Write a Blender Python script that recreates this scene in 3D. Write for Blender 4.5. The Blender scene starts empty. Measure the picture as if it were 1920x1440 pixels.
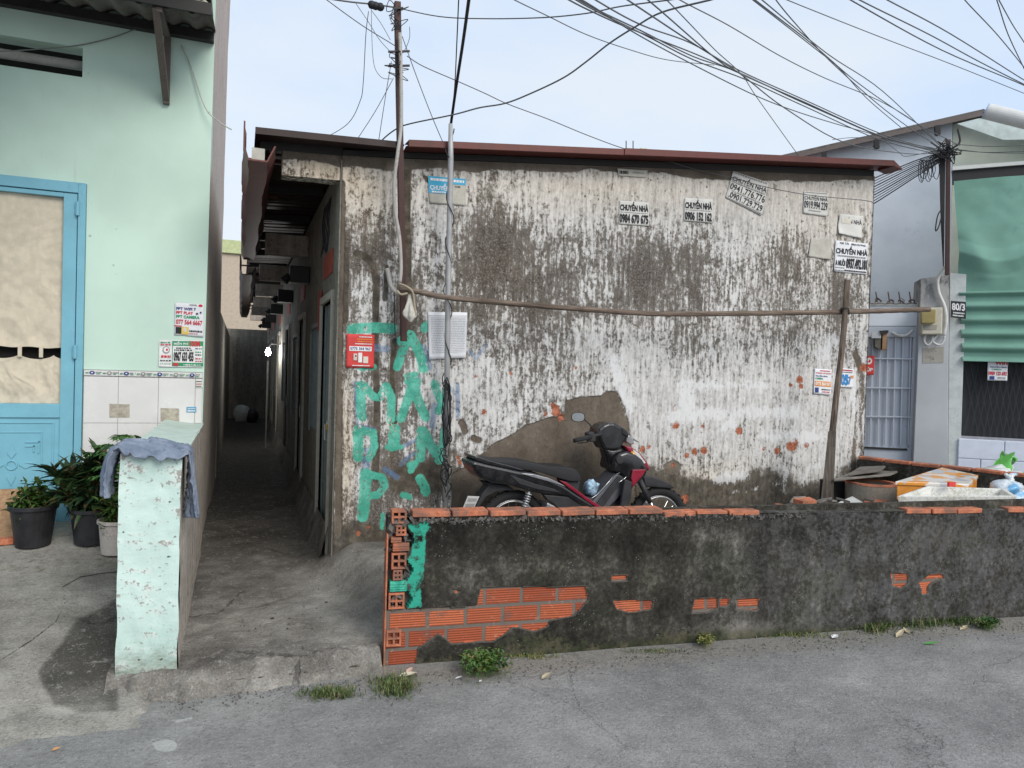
import bpy, math, random
import numpy as np
from mathutils import Vector
PI=math.pi; R=math.radians
random.seed(7); rng=np.random.default_rng(7)
S=bpy.context.scene
# ---------------------------------------------------------------- camera
F=1340.; H=1.6; YAW=R(20.85); PITCH=-.018; ROLL=.03
_f=np.array([math.sin(YAW)*math.cos(PITCH),math.cos(YAW)*math.cos(PITCH),math.sin(PITCH)])
_r0=np.array([math.cos(YAW),-math.sin(YAW),0.]); _u0=np.cross(_r0,_f)
_r=_r0*math.cos(ROLL)+_u0*math.sin(ROLL); _u=-_r0*math.sin(ROLL)+_u0*math.cos(ROLL)
cd=bpy.data.cameras.new('camera'); cam=bpy.data.objects.new('camera',cd); S.collection.objects.link(cam)
cd.sensor_width=36; cd.lens=36*F/1920; cd.clip_end=500; cd.clip_start=.05
from mathutils import Matrix
cam.matrix_world=Matrix(((_r[0],_u[0],-_f[0],0),(_r[1],_u[1],-_f[1],0),(_r[2],_u[2],-_f[2],H),(0,0,0,1)))
S.camera=cam
# ---------------------------------------------------------------- world, sun, exposure
SUN_EL,SUN_AZ=37,161           # azimuth from +Y clockwise: low front light from behind the camera, right
w=bpy.data.worlds.new('World'); S.world=w; w.use_nodes=True; wt=w.node_tree; wt.nodes.clear()
def wn(t,**k):
    n=wt.nodes.new(t)
    for a,b in k.items(): setattr(n,a,b)
    return n
sky=wn('ShaderNodeTexSky',sky_type='NISHITA',sun_disc=False,sun_elevation=R(SUN_EL),sun_rotation=R(SUN_AZ),air_density=1.2,dust_density=2.5)
tc=wn('ShaderNodeTexCoord'); mp=wn('ShaderNodeMapping'); mp.inputs['Scale'].default_value=(1.2,1.2,3.2)
nz=wn('ShaderNodeTexNoise'); nz.inputs['Scale'].default_value=1.4; nz.inputs['Detail'].default_value=5; nz.inputs['Roughness'].default_value=.55
mr=wn('ShaderNodeMapRange'); mr.inputs[1].default_value=.38; mr.inputs[2].default_value=.62; mr.inputs[3].default_value=.0; mr.inputs[4].default_value=1
cl=wn('ShaderNodeMix',data_type='RGBA'); cl.inputs[6].default_value=(4.6,5.6,7.1,1); cl.inputs[7].default_value=(5.7,6.2,6.8,1)
mx=wn('ShaderNodeMix',data_type='RGBA'); mx.inputs[0].default_value=.86
bg=wn('ShaderNodeBackground'); bg.inputs[1].default_value=.1; wo=wn('ShaderNodeOutputWorld')
L=wt.links.new
L(tc.outputs['Generated'],mp.inputs[0]); L(mp.outputs[0],nz.inputs['Vector']); L(nz.outputs[0],mr.inputs[0]); L(mr.outputs[0],cl.inputs[0])
L(sky.outputs[0],mx.inputs[6]); L(cl.outputs[2],mx.inputs[7]); L(mx.outputs[2],bg.inputs[0]); L(bg.outputs[0],wo.inputs[0])
sl=bpy.data.lights.new('sun','SUN'); sl.energy=1.5; sl.angle=R(32); sl.color=(1,.95,.88)
so=bpy.data.objects.new('sun',sl); S.collection.objects.link(so)
sd=Vector((math.sin(R(SUN_AZ))*math.cos(R(SUN_EL)),math.cos(R(SUN_AZ))*math.cos(R(SUN_EL)),math.sin(R(SUN_EL))))
so.rotation_euler=(-sd).to_track_quat('-Z','Y').to_euler()
S.view_settings.view_transform='Standard'; S.view_settings.look='None'; S.view_settings.exposure=.6; S.view_settings.gamma=1
# ---------------------------------------------------------------- photo-pixel measuring helpers (rays met with real planes)
def ray(x,y): return _f+_r*(x-960)/F+_u*(720-y)/F
EYE=np.array([0,0,H])
def onx(x,y,X): d=ray(x,y); return d*(X/d[0])+EYE
def ony(x,y,Y): d=ray(x,y); return d*(Y/d[1])+EYE
def onz(x,y,Z): d=ray(x,y); return d*((Z-H)/d[2])+EYE
def ond(x,y,D): return ray(x,y)*D+EYE
def onp(x,y,P,n): d=ray(x,y); return d*(np.dot(np.array(P)-EYE,n)/np.dot(d,n))+EYE
def pix(p):
    q=np.asarray(p,float)-EYE; z=np.maximum(q@_f,.05); return 960+F*(q@_r)/z,720-F*(q@_u)/z
# ---------------------------------------------------------------- numpy noise and distance fields
def _h(i,j,s): 
    a=np.sin(i*127.1+j*311.7+s*74.7)*43758.5453; return a-np.floor(a)
def vnoise(x,y,s=0):
    i=np.floor(x); j=np.floor(y); a=x-i; b=y-j; a=a*a*(3-2*a); b=b*b*(3-2*b)
    return (_h(i,j,s)*(1-a)+_h(i+1,j,s)*a)*(1-b)+(_h(i,j+1,s)*(1-a)+_h(i+1,j+1,s)*a)*b
def fbm(x,y,o=4,s=0):
    t=0;a=.5;n=0
    for k in range(o): t=t+a*vnoise(x*2**k,y*2**k,s+k); n+=a; a*=.5
    return t/n
def segd(px,py,a,b):
    ax,ay=a;bx,by=b;dx,dy=bx-ax,by-ay;l=dx*dx+dy*dy+1e-9
    t=np.clip(((px-ax)*dx+(py-ay)*dy)/l,0,1); return np.hypot(px-ax-t*dx,py-ay-t*dy)
def polysd(px,py,P):      # + inside
    d=np.full(px.shape,1e9); ins=np.zeros(px.shape,bool)
    for k in range(len(P)):
        a=P[k];b=P[(k+1)%len(P)]; d=np.minimum(d,segd(px,py,a,b))
        c=(a[1]>py)!=(b[1]>py); xi=(b[0]-a[0])*(py-a[1])/((b[1]-a[1]) or 1e-9)+a[0]; ins^=c&(px<xi)
    return np.where(ins,d,-d)
def strokesd(px,py,L,w):
    d=np.full(px.shape,1e9)
    for k in range(len(L)-1): d=np.minimum(d,segd(px,py,L[k],L[k+1]))
    return w-d
def sdn(sd,w=20): return np.clip(.5+sd/(2*w),0,1)
def blobs(px,py,B,base=0):
    t=np.full(px.shape,float(base))
    for cx,cy,rx,ry,a in B: t=t+a*np.exp(-(((px-cx)/rx)**2+((py-cy)/ry)**2))
    return t
# ---------------------------------------------------------------- node helper
class NT:
    def __init__(s,name):
        s.m=bpy.data.materials.new(name); s.m.use_nodes=True; s.t=s.m.node_tree; s.b=s.t.nodes['Principled BSDF']
        s.P=s.t.nodes.new('ShaderNodeNewGeometry').outputs['Position']
    def n(s,t,**k):
        n=s.t.nodes.new(t)
        for a,b in k.items(): setattr(n,a,b)
        return n
    def set(s,sock,v):
        if hasattr(v,'is_linked'): s.t.links.new(v,sock)
        else:
            try:
                if hasattr(sock.default_value,'__len__'):
                    v=tuple(v) if hasattr(v,'__len__') else (v,)*3
                    if len(sock.default_value)==4 and len(v)==3: v=v+(1,)
                sock.default_value=v
            except Exception as e: print('set',sock.name,v,e)
    def map(s,sc,loc=(0,0,0),v=None):
        n=s.n('ShaderNodeMapping'); s.set(n.inputs[0],v or s.P); s.set(n.inputs['Scale'],sc); s.set(n.inputs['Location'],loc); return n.outputs[0]
    def noise(s,scale,detail=4,rough=.55,v=None,dist=0):
        n=s.n('ShaderNodeTexNoise'); s.set(n.inputs['Vector'],v or s.P); n.inputs['Scale'].default_value=scale; n.inputs['Detail'].default_value=detail
        n.inputs['Roughness'].default_value=rough; n.inputs['Distortion'].default_value=dist; return n.outputs[0]
    def vor(s,scale,v=None,feat='F1',out=0,rnd=1):
        n=s.n('ShaderNodeTexVoronoi',feature=feat); s.set(n.inputs['Vector'],v or s.P); n.inputs['Scale'].default_value=scale; n.inputs['Randomness'].default_value=rnd; return n.outputs[out]
    def math(s,op,a,b=0,c=0):
        n=s.n('ShaderNodeMath',operation=op); s.set(n.inputs[0],a); s.set(n.inputs[1],b)
        if op in('MULTIPLY_ADD','SMOOTH_MIN'): s.set(n.inputs[2],c)
        return n.outputs[0]
    def add(s,a,b): return s.math('ADD',a,b)
    def mul(s,a,b): return s.math('MULTIPLY',a,b)
    def step(s,v,a,b,lo=0,hi=1):
        n=s.n('ShaderNodeMapRange',interpolation_type='SMOOTHSTEP'); s.set(n.inputs[0],v)
        for i,q in enumerate((a,b,lo,hi)): n.inputs[i+1].default_value=q
        return n.outputs[0]
    def ramp(s,f,st):
        n=s.n('ShaderNodeValToRGB'); s.set(n.inputs[0],f); e=n.color_ramp.elements
        while len(e)<len(st): e.new(.5)
        for q,(p,c) in zip(e,st):
            q.position=p; q.color=(tuple(c) if hasattr(c,'__len__') else (c,c,c))+(1,)
        return n.outputs[0]
    def mix(s,f,a,b,mode='MIX'):
        n=s.n('ShaderNodeMix',data_type='RGBA',blend_type=mode); s.set(n.inputs[0],f); s.set(n.inputs[6],a); s.set(n.inputs[7],b); return n.outputs[2]
    def attr(s,a):
        n=s.n('ShaderNodeAttribute'); n.attribute_name=a; return n.outputs['Fac']
    def sep(s,v=None):
        n=s.n('ShaderNodeSeparateXYZ'); s.set(n.inputs[0],v or s.P); return n.outputs
    def fin(s,col,rough=.85,bump=None,bs=.4,bd=.01,metal=0,spec=.3,**k):
        s.set(s.b.inputs['Base Color'],col); s.set(s.b.inputs['Roughness'],rough); s.set(s.b.inputs['Metallic'],metal); s.set(s.b.inputs['Specular IOR Level'],spec)
        if bump is not None:
            n=s.n('ShaderNodeBump'); n.inputs['Strength'].default_value=bs; n.inputs['Distance'].default_value=bd; s.set(n.inputs['Height'],bump); s.t.links.new(n.outputs[0],s.b.inputs['Normal'])
        for a,b in k.items(): s.set(s.b.inputs[a.replace('_',' ')],b)
        return s.m
_mc={}
def plain(col,rough=.6,metal=0,var=.12,sc=12,bump=0,spec=.4,dirt=0,dcol=(.06,.05,.04),coat=0):
    k=(tuple(col),rough,metal,var,sc,bump,spec,dirt,coat)
    if k in _mc: return _mc[k]
    n=NT('paint'); nz=n.noise(sc,6,.6); nf=n.noise(sc*6,4,.6)
    c=n.mix(n.step(nz,.3,.7),[q*(1-var) for q in col],[min(1,q*(1+var)) for q in col])
    c=n.mix(n.mul(n.step(nf,.55,.75),var*.8),c,[q*.5 for q in col])
    if dirt: c=n.mix(n.mul(n.step(n.add(n.mul(nz,.6),n.mul(nf,.4)),.58-dirt*.25,.75-dirt*.2),min(1,.35+dirt)),c,dcol)
    rr=n.step(nz,.2,.8,max(.02,rough-.08),min(1,rough+.12))
    m=n.fin(c,rr,nf if bump else None,bump or .1,.004,metal,spec,**({'Coat_Weight':coat,'Coat_Roughness':.08} if coat else {}))
    _mc[k]=m; return m
# ---------------------------------------------------------------- mesh builder
ORG={}
def org(o): return ORG.get(o.name,np.zeros(3)) if o else np.zeros(3)
class MB:
    def __init__(s): s.v=[];s.f=[];s.mi=[];s.at={}
    def add(s,vs,fs,mi=0):
        o=len(s.v); s.v+= [tuple(map(float,q)) for q in vs]; s.f+=[tuple(o+i for i in f) for f in fs]; s.mi+=[mi]*len(fs); return o
    def hexa(s,c,mi=0): # 8 corners: bottom loop, top loop
        s.add(c,[(3,2,1,0),(4,5,6,7),(0,1,5,4),(1,2,6,5),(2,3,7,6),(3,0,4,7)],mi); return s
    def box(s,x0,x1,y0,y1,z0,z1,mi=0):
        return s.hexa([(x0,y0,z0),(x1,y0,z0),(x1,y1,z0),(x0,y1,z0),(x0,y0,z1),(x1,y0,z1),(x1,y1,z1),(x0,y1,z1)],mi)
    def obox(s,c,a,b,d,mi=0): # half vectors
        c,a,b,d=map(np.array,(c,a,b,d)); return s.hexa([c-a-b-d,c+a-b-d,c+a+b-d,c-a+b-d,c-a-b+d,c+a-b+d,c+a+b+d,c-a+b+d],mi)
    def bar(s,p,q,w,h,up=(0,0,1),mi=0):
        p=np.array(p,float);q=np.array(q,float);d=q-p;l=np.linalg.norm(d);d/=l; a=np.cross(d,up)
        if np.linalg.norm(a)<1e-3:a=np.cross(d,(1,0,0))
        a/=np.linalg.norm(a); b=np.cross(a,d); return s.obox((p+q)/2,d*l/2,a*w/2,b*h/2,mi)
    def prism(s,P,off,mi=0):
        n=len(P); P=[np.array(p,float) for p in P]; off=np.array(off,float)
        s.add(P+[p+off for p in P],[tuple(range(n))[::-1],tuple(range(n,2*n))]+[(i,(i+1)%n,n+(i+1)%n,n+i) for i in range(n)],mi); return s
    def tube(s,pts,r,n=8,mi=0,cap=True):
        P=[np.array(p,float) for p in pts]; m=len(P); rr=r if hasattr(r,'__len__') else [r]*m; vs=[];up=None
        for i in range(m):
            d=P[min(i+1,m-1)]-P[max(i-1,0)]; d/=np.linalg.norm(d)+1e-12
            if up is None:
                up=np.cross(d,(0,0,1) if abs(d[2])<.9 else (1,0,0))
            up=up-d*np.dot(up,d); up/=np.linalg.norm(up)+1e-12; b=np.cross(d,up)
            for k in range(n): a=2*PI*k/n; vs.append(P[i]+rr[i]*(up*math.cos(a)+b*math.sin(a)))
        fs=[(i*n+k,i*n+(k+1)%n,(i+1)*n+(k+1)%n,(i+1)*n+k) for i in range(m-1) for k in range(n)]
        if cap: fs+=[tuple(range(n))[::-1],tuple(range((m-1)*n,m*n))]
        s.add(vs,fs,mi); return s
    def lathe(s,prof,c,n=24,mi=0,ax=(0,0,1)):
        ax=np.array(ax,float); ax/=np.linalg.norm(ax); a=np.cross(ax,(0,0,1) if abs(ax[2])<.9 else (1,0,0)); a/=np.linalg.norm(a); b=np.cross(ax,a); c=np.array(c,float)
        vs=[c+ax*z+r*(a*math.cos(2*PI*k/n)+b*math.sin(2*PI*k/n)) for r,z in prof for k in range(n)]; m=len(prof)
        s.add(vs,[(i*n+k,i*n+(k+1)%n,(i+1)*n+(k+1)%n,(i+1)*n+k) for i in range(m-1) for k in range(n)],mi); return s
    def grid(s,fn,nu,nv,mi=0):
        U,V=np.meshgrid(np.linspace(0,1,nu+1),np.linspace(0,1,nv+1),indexing='ij'); P=fn(U.ravel(),V.ravel())
        k=lambda i,j:i*(nv+1)+j
        s.add(P,[(k(i,j),k(i+1,j),k(i+1,j+1),k(i,j+1)) for i in range(nu) for j in range(nv)],mi); return s
    def torus(s,c,nrm,Rr,r,n=32,k=8,mi=0,a0=0,a1=2*PI):
        nrm=np.array(nrm,float); nrm/=np.linalg.norm(nrm); a=np.cross(nrm,(0,0,1) if abs(nrm[2])<.9 else (1,0,0)); a/=np.linalg.norm(a); b=np.cross(nrm,a); c=np.array(c,float)
        full=abs(a1-a0-2*PI)<1e-6; m=n if full else n+1; vs=[]
        for i in range(m):
            t=a0+(a1-a0)*i/n; d=a*math.cos(t)+b*math.sin(t)
            for j in range(k): q=2*PI*j/k; vs.append(c+d*(Rr+r*math.cos(q))+nrm*r*math.sin(q))
        s.add(vs,[(i*k+j,((i+1)%m)*k+j,((i+1)%m)*k+(j+1)%k,i*k+(j+1)%k) for i in range(n) for j in range(k)],mi); return s
    def build(s,name,mat,parent=None,smooth=False,bevel=0,seg=2,attrs=None,label=None,cat=None,group=None,kind=None,solid=0):
        V=np.array(s.v,float).reshape(-1,3)
        if parent: o0=org(parent)
        elif kind=='structure': o0=np.zeros(3)
        else: o0=np.array([V[:,0].mean(),V[:,1].mean(),V[:,2].min()])
        me=bpy.data.meshes.new(name); me.from_pydata((V-o0).tolist(),[],s.f); mats=mat if isinstance(mat,(list,tuple)) else [mat]
        for m in mats: me.materials.append(m)
        if len(mats)>1: me.polygons.foreach_set('material_index',s.mi)
        if attrs:
            for k,a in attrs.items():
                t=me.attributes.new(k,'FLOAT','POINT'); t.data.foreach_set('value',np.asarray(a,np.float32))
        if smooth: me.polygons.foreach_set('use_smooth',[True]*len(me.polygons))
        me.update(); o=bpy.data.objects.new(name,me); S.collection.objects.link(o)
        if parent: o.parent=parent
        else: o.location=o0
        ORG[o.name]=o0
        if bevel:
            b=o.modifiers.new('bevel','BEVEL'); b.width=bevel; b.segments=seg; b.limit_method='ANGLE'; b.angle_limit=R(35); b.harden_normals=False
        if solid: q=o.modifiers.new('solid','SOLIDIFY'); q.thickness=solid; q.offset=-1
        tag(o,label,cat,group,kind); return o
def tag(o,label=None,cat=None,group=None,kind=None):
    for k,v in (('label',label),('category',cat),('group',group),('kind',kind)):
        if v: o[k]=v
    return o
def thing(name,label,cat,loc,group=None):
    o=bpy.data.objects.new(name,None); S.collection.objects.link(o); o.location=[float(q) for q in loc]; o.empty_display_size=.2
    ORG[o.name]=np.array(loc,float); return tag(o,label,cat,group)
def lerp(a,b,t): return a+(b-a)*t
# ---------------------------------------------------------------- lettering: text -> mesh laid on a quad
_tc={}
def textmesh(s,bold=0):
    k=(s,bold)
    if k in _tc: return _tc[k]
    c=bpy.data.curves.new('t','FONT'); c.body=s; c.offset=bold; c.resolution_u=3; o=bpy.data.objects.new('t',c); S.collection.objects.link(o)
    dg=bpy.context.evaluated_depsgraph_get(); me=bpy.data.meshes.new_from_object(o.evaluated_get(dg))
    V=np.array([v.co[:] for v in me.vertices]).reshape(-1,3); Fc=[tuple(p.vertices) for p in me.polygons]
    bpy.data.objects.remove(o); bpy.data.curves.remove(c); bpy.data.meshes.remove(me)
    if len(V):
        mn=V.min(0); mxx=V.max(0); V=(V-mn)/np.maximum(mxx-mn,1e-6)
    _tc[k]=(V,Fc); return _tc[k]
def bil(C,u,v): # corners TL TR BR BL ; u right, v down
    C=[np.array(c) for c in C]; u=np.asarray(u)[...,None]; v=np.asarray(v)[...,None]
    return (C[0]*(1-u)+C[1]*u)*(1-v)+(C[3]*(1-u)+C[2]*u)*v
INK={'k':plain((.02,.02,.022),.7),'r':plain((.55,.03,.05),.6),'g':plain((.02,.28,.12),.6),'w':plain((.75,.75,.74),.6),'b':plain((.03,.22,.5),.6),'o':plain((.75,.28,.05),.6),'n':plain((.03,.05,.2),.6),
     's':plain((.28,.28,.27),.8),'c':plain((.05,.38,.6),.6),'y':plain((.7,.5,.1),.6),'p':plain((.62,.58,.5),.8)}
IK=list(INK)
def lay(mb,C,nrm,items,off=.0025,bend=None):
    """items: (text or '#rect' or '#disc', u0,v0,u1,v1, ink[, bold]) ; tiny print is given as '~' = rows of dashes"""
    nrm=np.array(nrm)
    for i,it in enumerate(items):
        t,u0,v0,u1,v1,ink=it[:6]; bold=it[6] if len(it)>6 else .02; mi=IK.index(ink); o=off+.0004*i
        def put(U,V):
            P=bil(C,U,V); 
            if bend is not None: P=P+nrm*bend(U,V)[...,None]
            return P+nrm*o
        if t=='#rect': 
            n=6;U,V=np.meshgrid(np.linspace(u0,u1,n+1),np.linspace(v0,v1,n+1),indexing='ij'); k=lambda a,b:a*(n+1)+b
            mb.add(put(U.ravel(),V.ravel()),[(k(a,b),k(a,b+1),k(a+1,b+1),k(a+1,b)) for a in range(n) for b in range(n)],mi)
        elif t=='#disc':
            a=np.linspace(0,2*PI,17)[:-1]; mb.add(put((u0+u1)/2+(u1-u0)/2*np.cos(a),(v0+v1)/2+(v1-v0)/2*np.sin(a)),[tuple(range(16))[::-1]],mi)
        elif t=='~':
            rr=random.Random(len(items)*7+i); x=u0
            while x<u1:
                wd=rr.uniform(.02,.07); x2=min(x+wd,u1); mb.add(put(np.array([x,x,x2,x2]),np.array([v0,v1,v1,v0])),[(0,1,2,3)],mi); x=x2+rr.uniform(.008,.02)
        else:
            V,Fc=textmesh(t,bold)
            if len(V): mb.add(put(u0+(u1-u0)*V[:,0],v1+(v0-v1)*V[:,1]),Fc,mi)
def poster(name,label,C,nrm,base,items,group='paper notices stuck on walls',cat='poster',thick=.0015,curl=.006,seed=0,torn=None,dist=.004):
    """C: TL,TR,BR,BL 3D corners on the wall plane; nrm toward viewer"""
    nrm=np.array(nrm,float); C=[np.array(c)+nrm*dist for c in C]; rr=np.random.default_rng(seed+int(C[0][0]*100)%97)
    a,b,c_,d=rr.uniform(0,1,4)
    bend=lambda U,V: curl*(.25*np.sin(U*5+a*6)*np.sin(V*4+b*6)+.25+ c*np.clip(U+V-1.5,0,1)*3 + d*np.clip(1-U+V-1.55,0,1)*3)
    c=c_
    n=12; mb=MB(); UU,VV=np.meshgrid(np.linspace(0,1,n+1),np.linspace(0,1,n+1),indexing='ij'); U=UU.ravel().copy();V=VV.ravel().copy()
    e=.012; U2=U+e*(vnoise(V*7+seed,U*3,1)-.5)*((U<.01)|(U>.99)); V2=V+e*(vnoise(U*7,V*3+seed,2)-.5)*((V<.01)|(V>.99))
    if torn is not None: U2,V2=torn(U2,V2)
    P=bil(C,U2,V2)+nrm*bend(U2,V2)[:,None]; k=lambda i,j:i*(n+1)+j
    N=len(P); mb.add(list(P)+list(P-nrm*thick),[(k(i,j),k(i,j+1),k(i+1,j+1),k(i+1,j)) for i in range(n) for j in range(n)])
    ed=[k(i,0) for i in range(n)]+[k(n,j) for j in range(n)]+[k(i,n) for i in range(n,0,-1)]+[k(0,j) for j in range(n,0,-1)]
    mb.f+=[(ed[i],ed[(i+1)%len(ed)],ed[(i+1)%len(ed)]+N,ed[i]+N) for i in range(len(ed))]; mb.mi+=[0]*len(ed)
    o=mb.build(name,base,label=label,cat=cat,group=group,smooth=True)
    if items:
        l=MB(); lay(l,C,nrm,items,bend=bend); l.build('lettering',[INK[q] for q in IK],o)
    return o
def curve(P,n=6): # catmull
    P=[np.array(p,float) for p in P]
    if len(P)<3: return [P[0]*(1-t)+P[1]*t for t in np.linspace(0,1,n+1)]
    Q=[2*P[0]-P[1]]+P+[2*P[-1]-P[-2]]; o=[]
    for i in range(1,len(Q)-2):
        for t in np.arange(n)/n: o.append(.5*((2*Q[i])+(Q[i+1]-Q[i-1])*t+(2*Q[i-1]-5*Q[i]+4*Q[i+1]-Q[i+2])*t*t+(3*Q[i]-Q[i-1]-3*Q[i+1]+Q[i+2])*t**3))
    o.append(P[-1]); return o
FRONT=np.array([0,-1.,0])
# ================================================================ MATERIALS of the setting
def grimy(name,stops,kd=.9,streak=(7,7,.55),fine=30,attrs=True,D=.5,bs=.35,moss=(.055,.047,.035),wN=(.4,.4,.2)):
    n=NT(name); st=n.noise(2.6,9,.68,n.map(streak)); fi=n.noise(fine,7,.68); bigs=n.noise(1.6,4,.6); sm=n.noise(9,6,.65)
    v=n.add(n.add(n.mul(st,wN[0]),n.mul(fi,wN[1])),n.mul(sm,wN[2]))
    v=n.math('MULTIPLY_ADD',v,2.5,-.75)
    d=n.attr('dirt') if attrs else D
    v=n.add(v,n.mul(n.math('SUBTRACT',.5,d),kd)); v=n.add(v,n.mul(n.math('SUBTRACT',bigs,.5),.35))
    col=n.ramp(v,stops)
    vd=n.vor(26,n.map((1,1,.7)),out=0); sp=n.mul(n.step(vd,.24,.16),n.step(n.noise(5,4,.6),.5,.62)); col=n.mix(n.mul(sp,.8),col,(.03,.027,.025))
    vd2=n.vor(9); sp2=n.mul(n.step(n.add(vd2,n.mul(fi,.14)),.22,.17),n.step(n.noise(2.3,3,.6,n.map((1,1,1),(7,3,1))),.52,.6)); col=n.mix(n.mul(sp2,.75),col,(.06,.05,.042))
    h=n.add(n.mul(fi,.6),n.mul(st,.4)); h=n.math('SUBTRACT',h,n.mul(sp2,.6))
    return n,col,h,fi,st,sm
def m_hero():
    n=NT('weathered_plaster'); S_=n.map((12,12,1.5)); fi=n.noise(38,8,.78,n.map((1,1,.75))); st=n.noise(3,9,.7,S_); sm=n.noise(8,7,.7); bl=n.noise(3.2,8,.72,n.map((1,1,.6)),.6)
    d=n.math('SUBTRACT',n.attr('dirt'),.5); F_=n.step(fi,.36,.64); ST=n.step(st,.33,.67); SM=n.step(sm,.33,.67); BL=n.step(bl,.33,.67); F2=n.step(n.noise(60,6,.8),.36,.64)
    # bare render below, limewash coat above worn away in sharp flakes, mould on top
    base=n.ramp(n.add(n.mul(sm,.5),n.mul(fi,.5)),[(.36,(.085,.072,.06)),(.5,(.18,.16,.137)),(.62,(.31,.282,.248))])
    coat=n.ramp(n.add(n.mul(st,.55),n.mul(fi,.45)),[(.34,(.31,.295,.27)),(.46,(.49,.475,.452)),(.58,(.69,.68,.66))])
    w=n.add(n.add(n.mul(F_,.42),n.mul(SM,.22)),n.mul(ST,.36)); w=n.math('MULTIPLY_ADD',d,-.62,w); wm_=n.step(w,.27,.6)
    col=n.mix(wm_,base,coat)
    q=n.add(n.add(n.mul(BL,.34),n.mul(F2,.34)),n.mul(n.math('SUBTRACT',1,ST),.32)); q=n.math('MULTIPLY_ADD',d,.7,q); mo=n.step(q,.58,.9)
    col=n.mix(n.mul(mo,.92),col,n.ramp(n.noise(60,6,.8),[(.36,(.035,.029,.024)),(.5,(.095,.08,.067)),(.62,(.27,.245,.215))]))
    vd=n.vor(24,n.map((1,1,.75))); sp=n.mul(n.step(n.add(vd,n.mul(n.math('SUBTRACT',F2,.5),.35)),.16,.1),n.step(n.noise(7,5,.7),.47,.56)); col=n.mix(n.mul(sp,.85),col,(.035,.03,.027))
    vb=n.vor(6.5,n.map((1,1,.8),(3,1,2))); sb=n.mul(n.step(n.add(vb,n.mul(n.math('SUBTRACT',n.noise(26,6,.75),.5),1.1)),.17,.13),n.step(n.noise(1.7,3,.6),.45,.55)); col=n.mix(n.mul(sb,.7),col,(.12,.105,.09))
    h=n.add(n.add(n.mul(fi,.55),n.mul(wm_,.35)),n.mul(sp,-.5))
    wm=n.attr('warm'); col=n.mix(wm,col,n.mix(1,col,(1,.87,.7),'MULTIPLY'))
    ms=n.step(n.add(n.attr('moss'),n.mul(n.math('SUBTRACT',n.add(n.mul(fi,.4),n.mul(sm,.6)),.5),1.7)),.42,.62)
    col=n.mix(n.mul(ms,.93),col,n.ramp(n.noise(14,6,.65),[(.3,(.035,.03,.024)),(.55,(.095,.08,.06)),(.75,(.2,.175,.14))]))
    jag=n.mul(n.math('SUBTRACT',n.noise(17,6,.7),.5),.26)
    cs=n.add(n.attr('cem'),jag); ce=n.step(cs,.49,.515); ring=n.mul(n.step(cs,.44,.49),n.math('SUBTRACT',1,ce))
    cc=n.ramp(n.add(n.mul(n.noise(3,6,.6),.7),n.mul(fi,.3)),[(.3,(.085,.068,.05)),(.5,(.15,.122,.095)),(.7,(.24,.205,.165))])
    col=n.mix(n.mul(ring,.5),col,(.08,.07,.06)); col=n.mix(ce,col,cc)
    pj=n.mul(n.math('SUBTRACT',n.noise(30,7,.7,n.map((1,1,.8))),.5),.2)
    wear=n.step(n.add(n.mul(n.noise(55,6,.75),.5),n.mul(n.noise(8,8,.78,n.map((1.6,1.6,.8))),.5)),.42,.46)
    for a,c1,c2,k in (('blu',(.09,.18,.33),(.2,.3,.44),.6),('grn',(.06,.38,.27),(.13,.56,.42),.92)):
        q=n.step(n.add(n.attr(a),pj),.49,.56); q=n.mul(n.mul(q,wear),k); col=n.mix(q,col,n.mix(n.step(sm,.4,.6),c1,c2))
    ch=n.step(n.add(n.attr('chip'),n.mul(n.math('SUBTRACT',n.noise(42,6,.8),.5),.42)),.53,.56)
    col=n.mix(ch,col,n.mix(n.step(fi,.4,.65),(.26,.085,.045),(.56,.21,.12)))
    wh=n.step(n.add(n.mul(n.attr('wht'),.8),n.mul(n.math('SUBTRACT',n.noise(16,8,.82,n.map((1.3,1.3,.6))),.5),1.5)),.5,.62); col=n.mix(n.mul(wh,.72),col,(.74,.74,.735))
    h=n.math('SUBTRACT',h,n.mul(n.add(ce,ch),.8))
    return n.fin(col,.92,h,.55,.012,0,.2)
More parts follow.
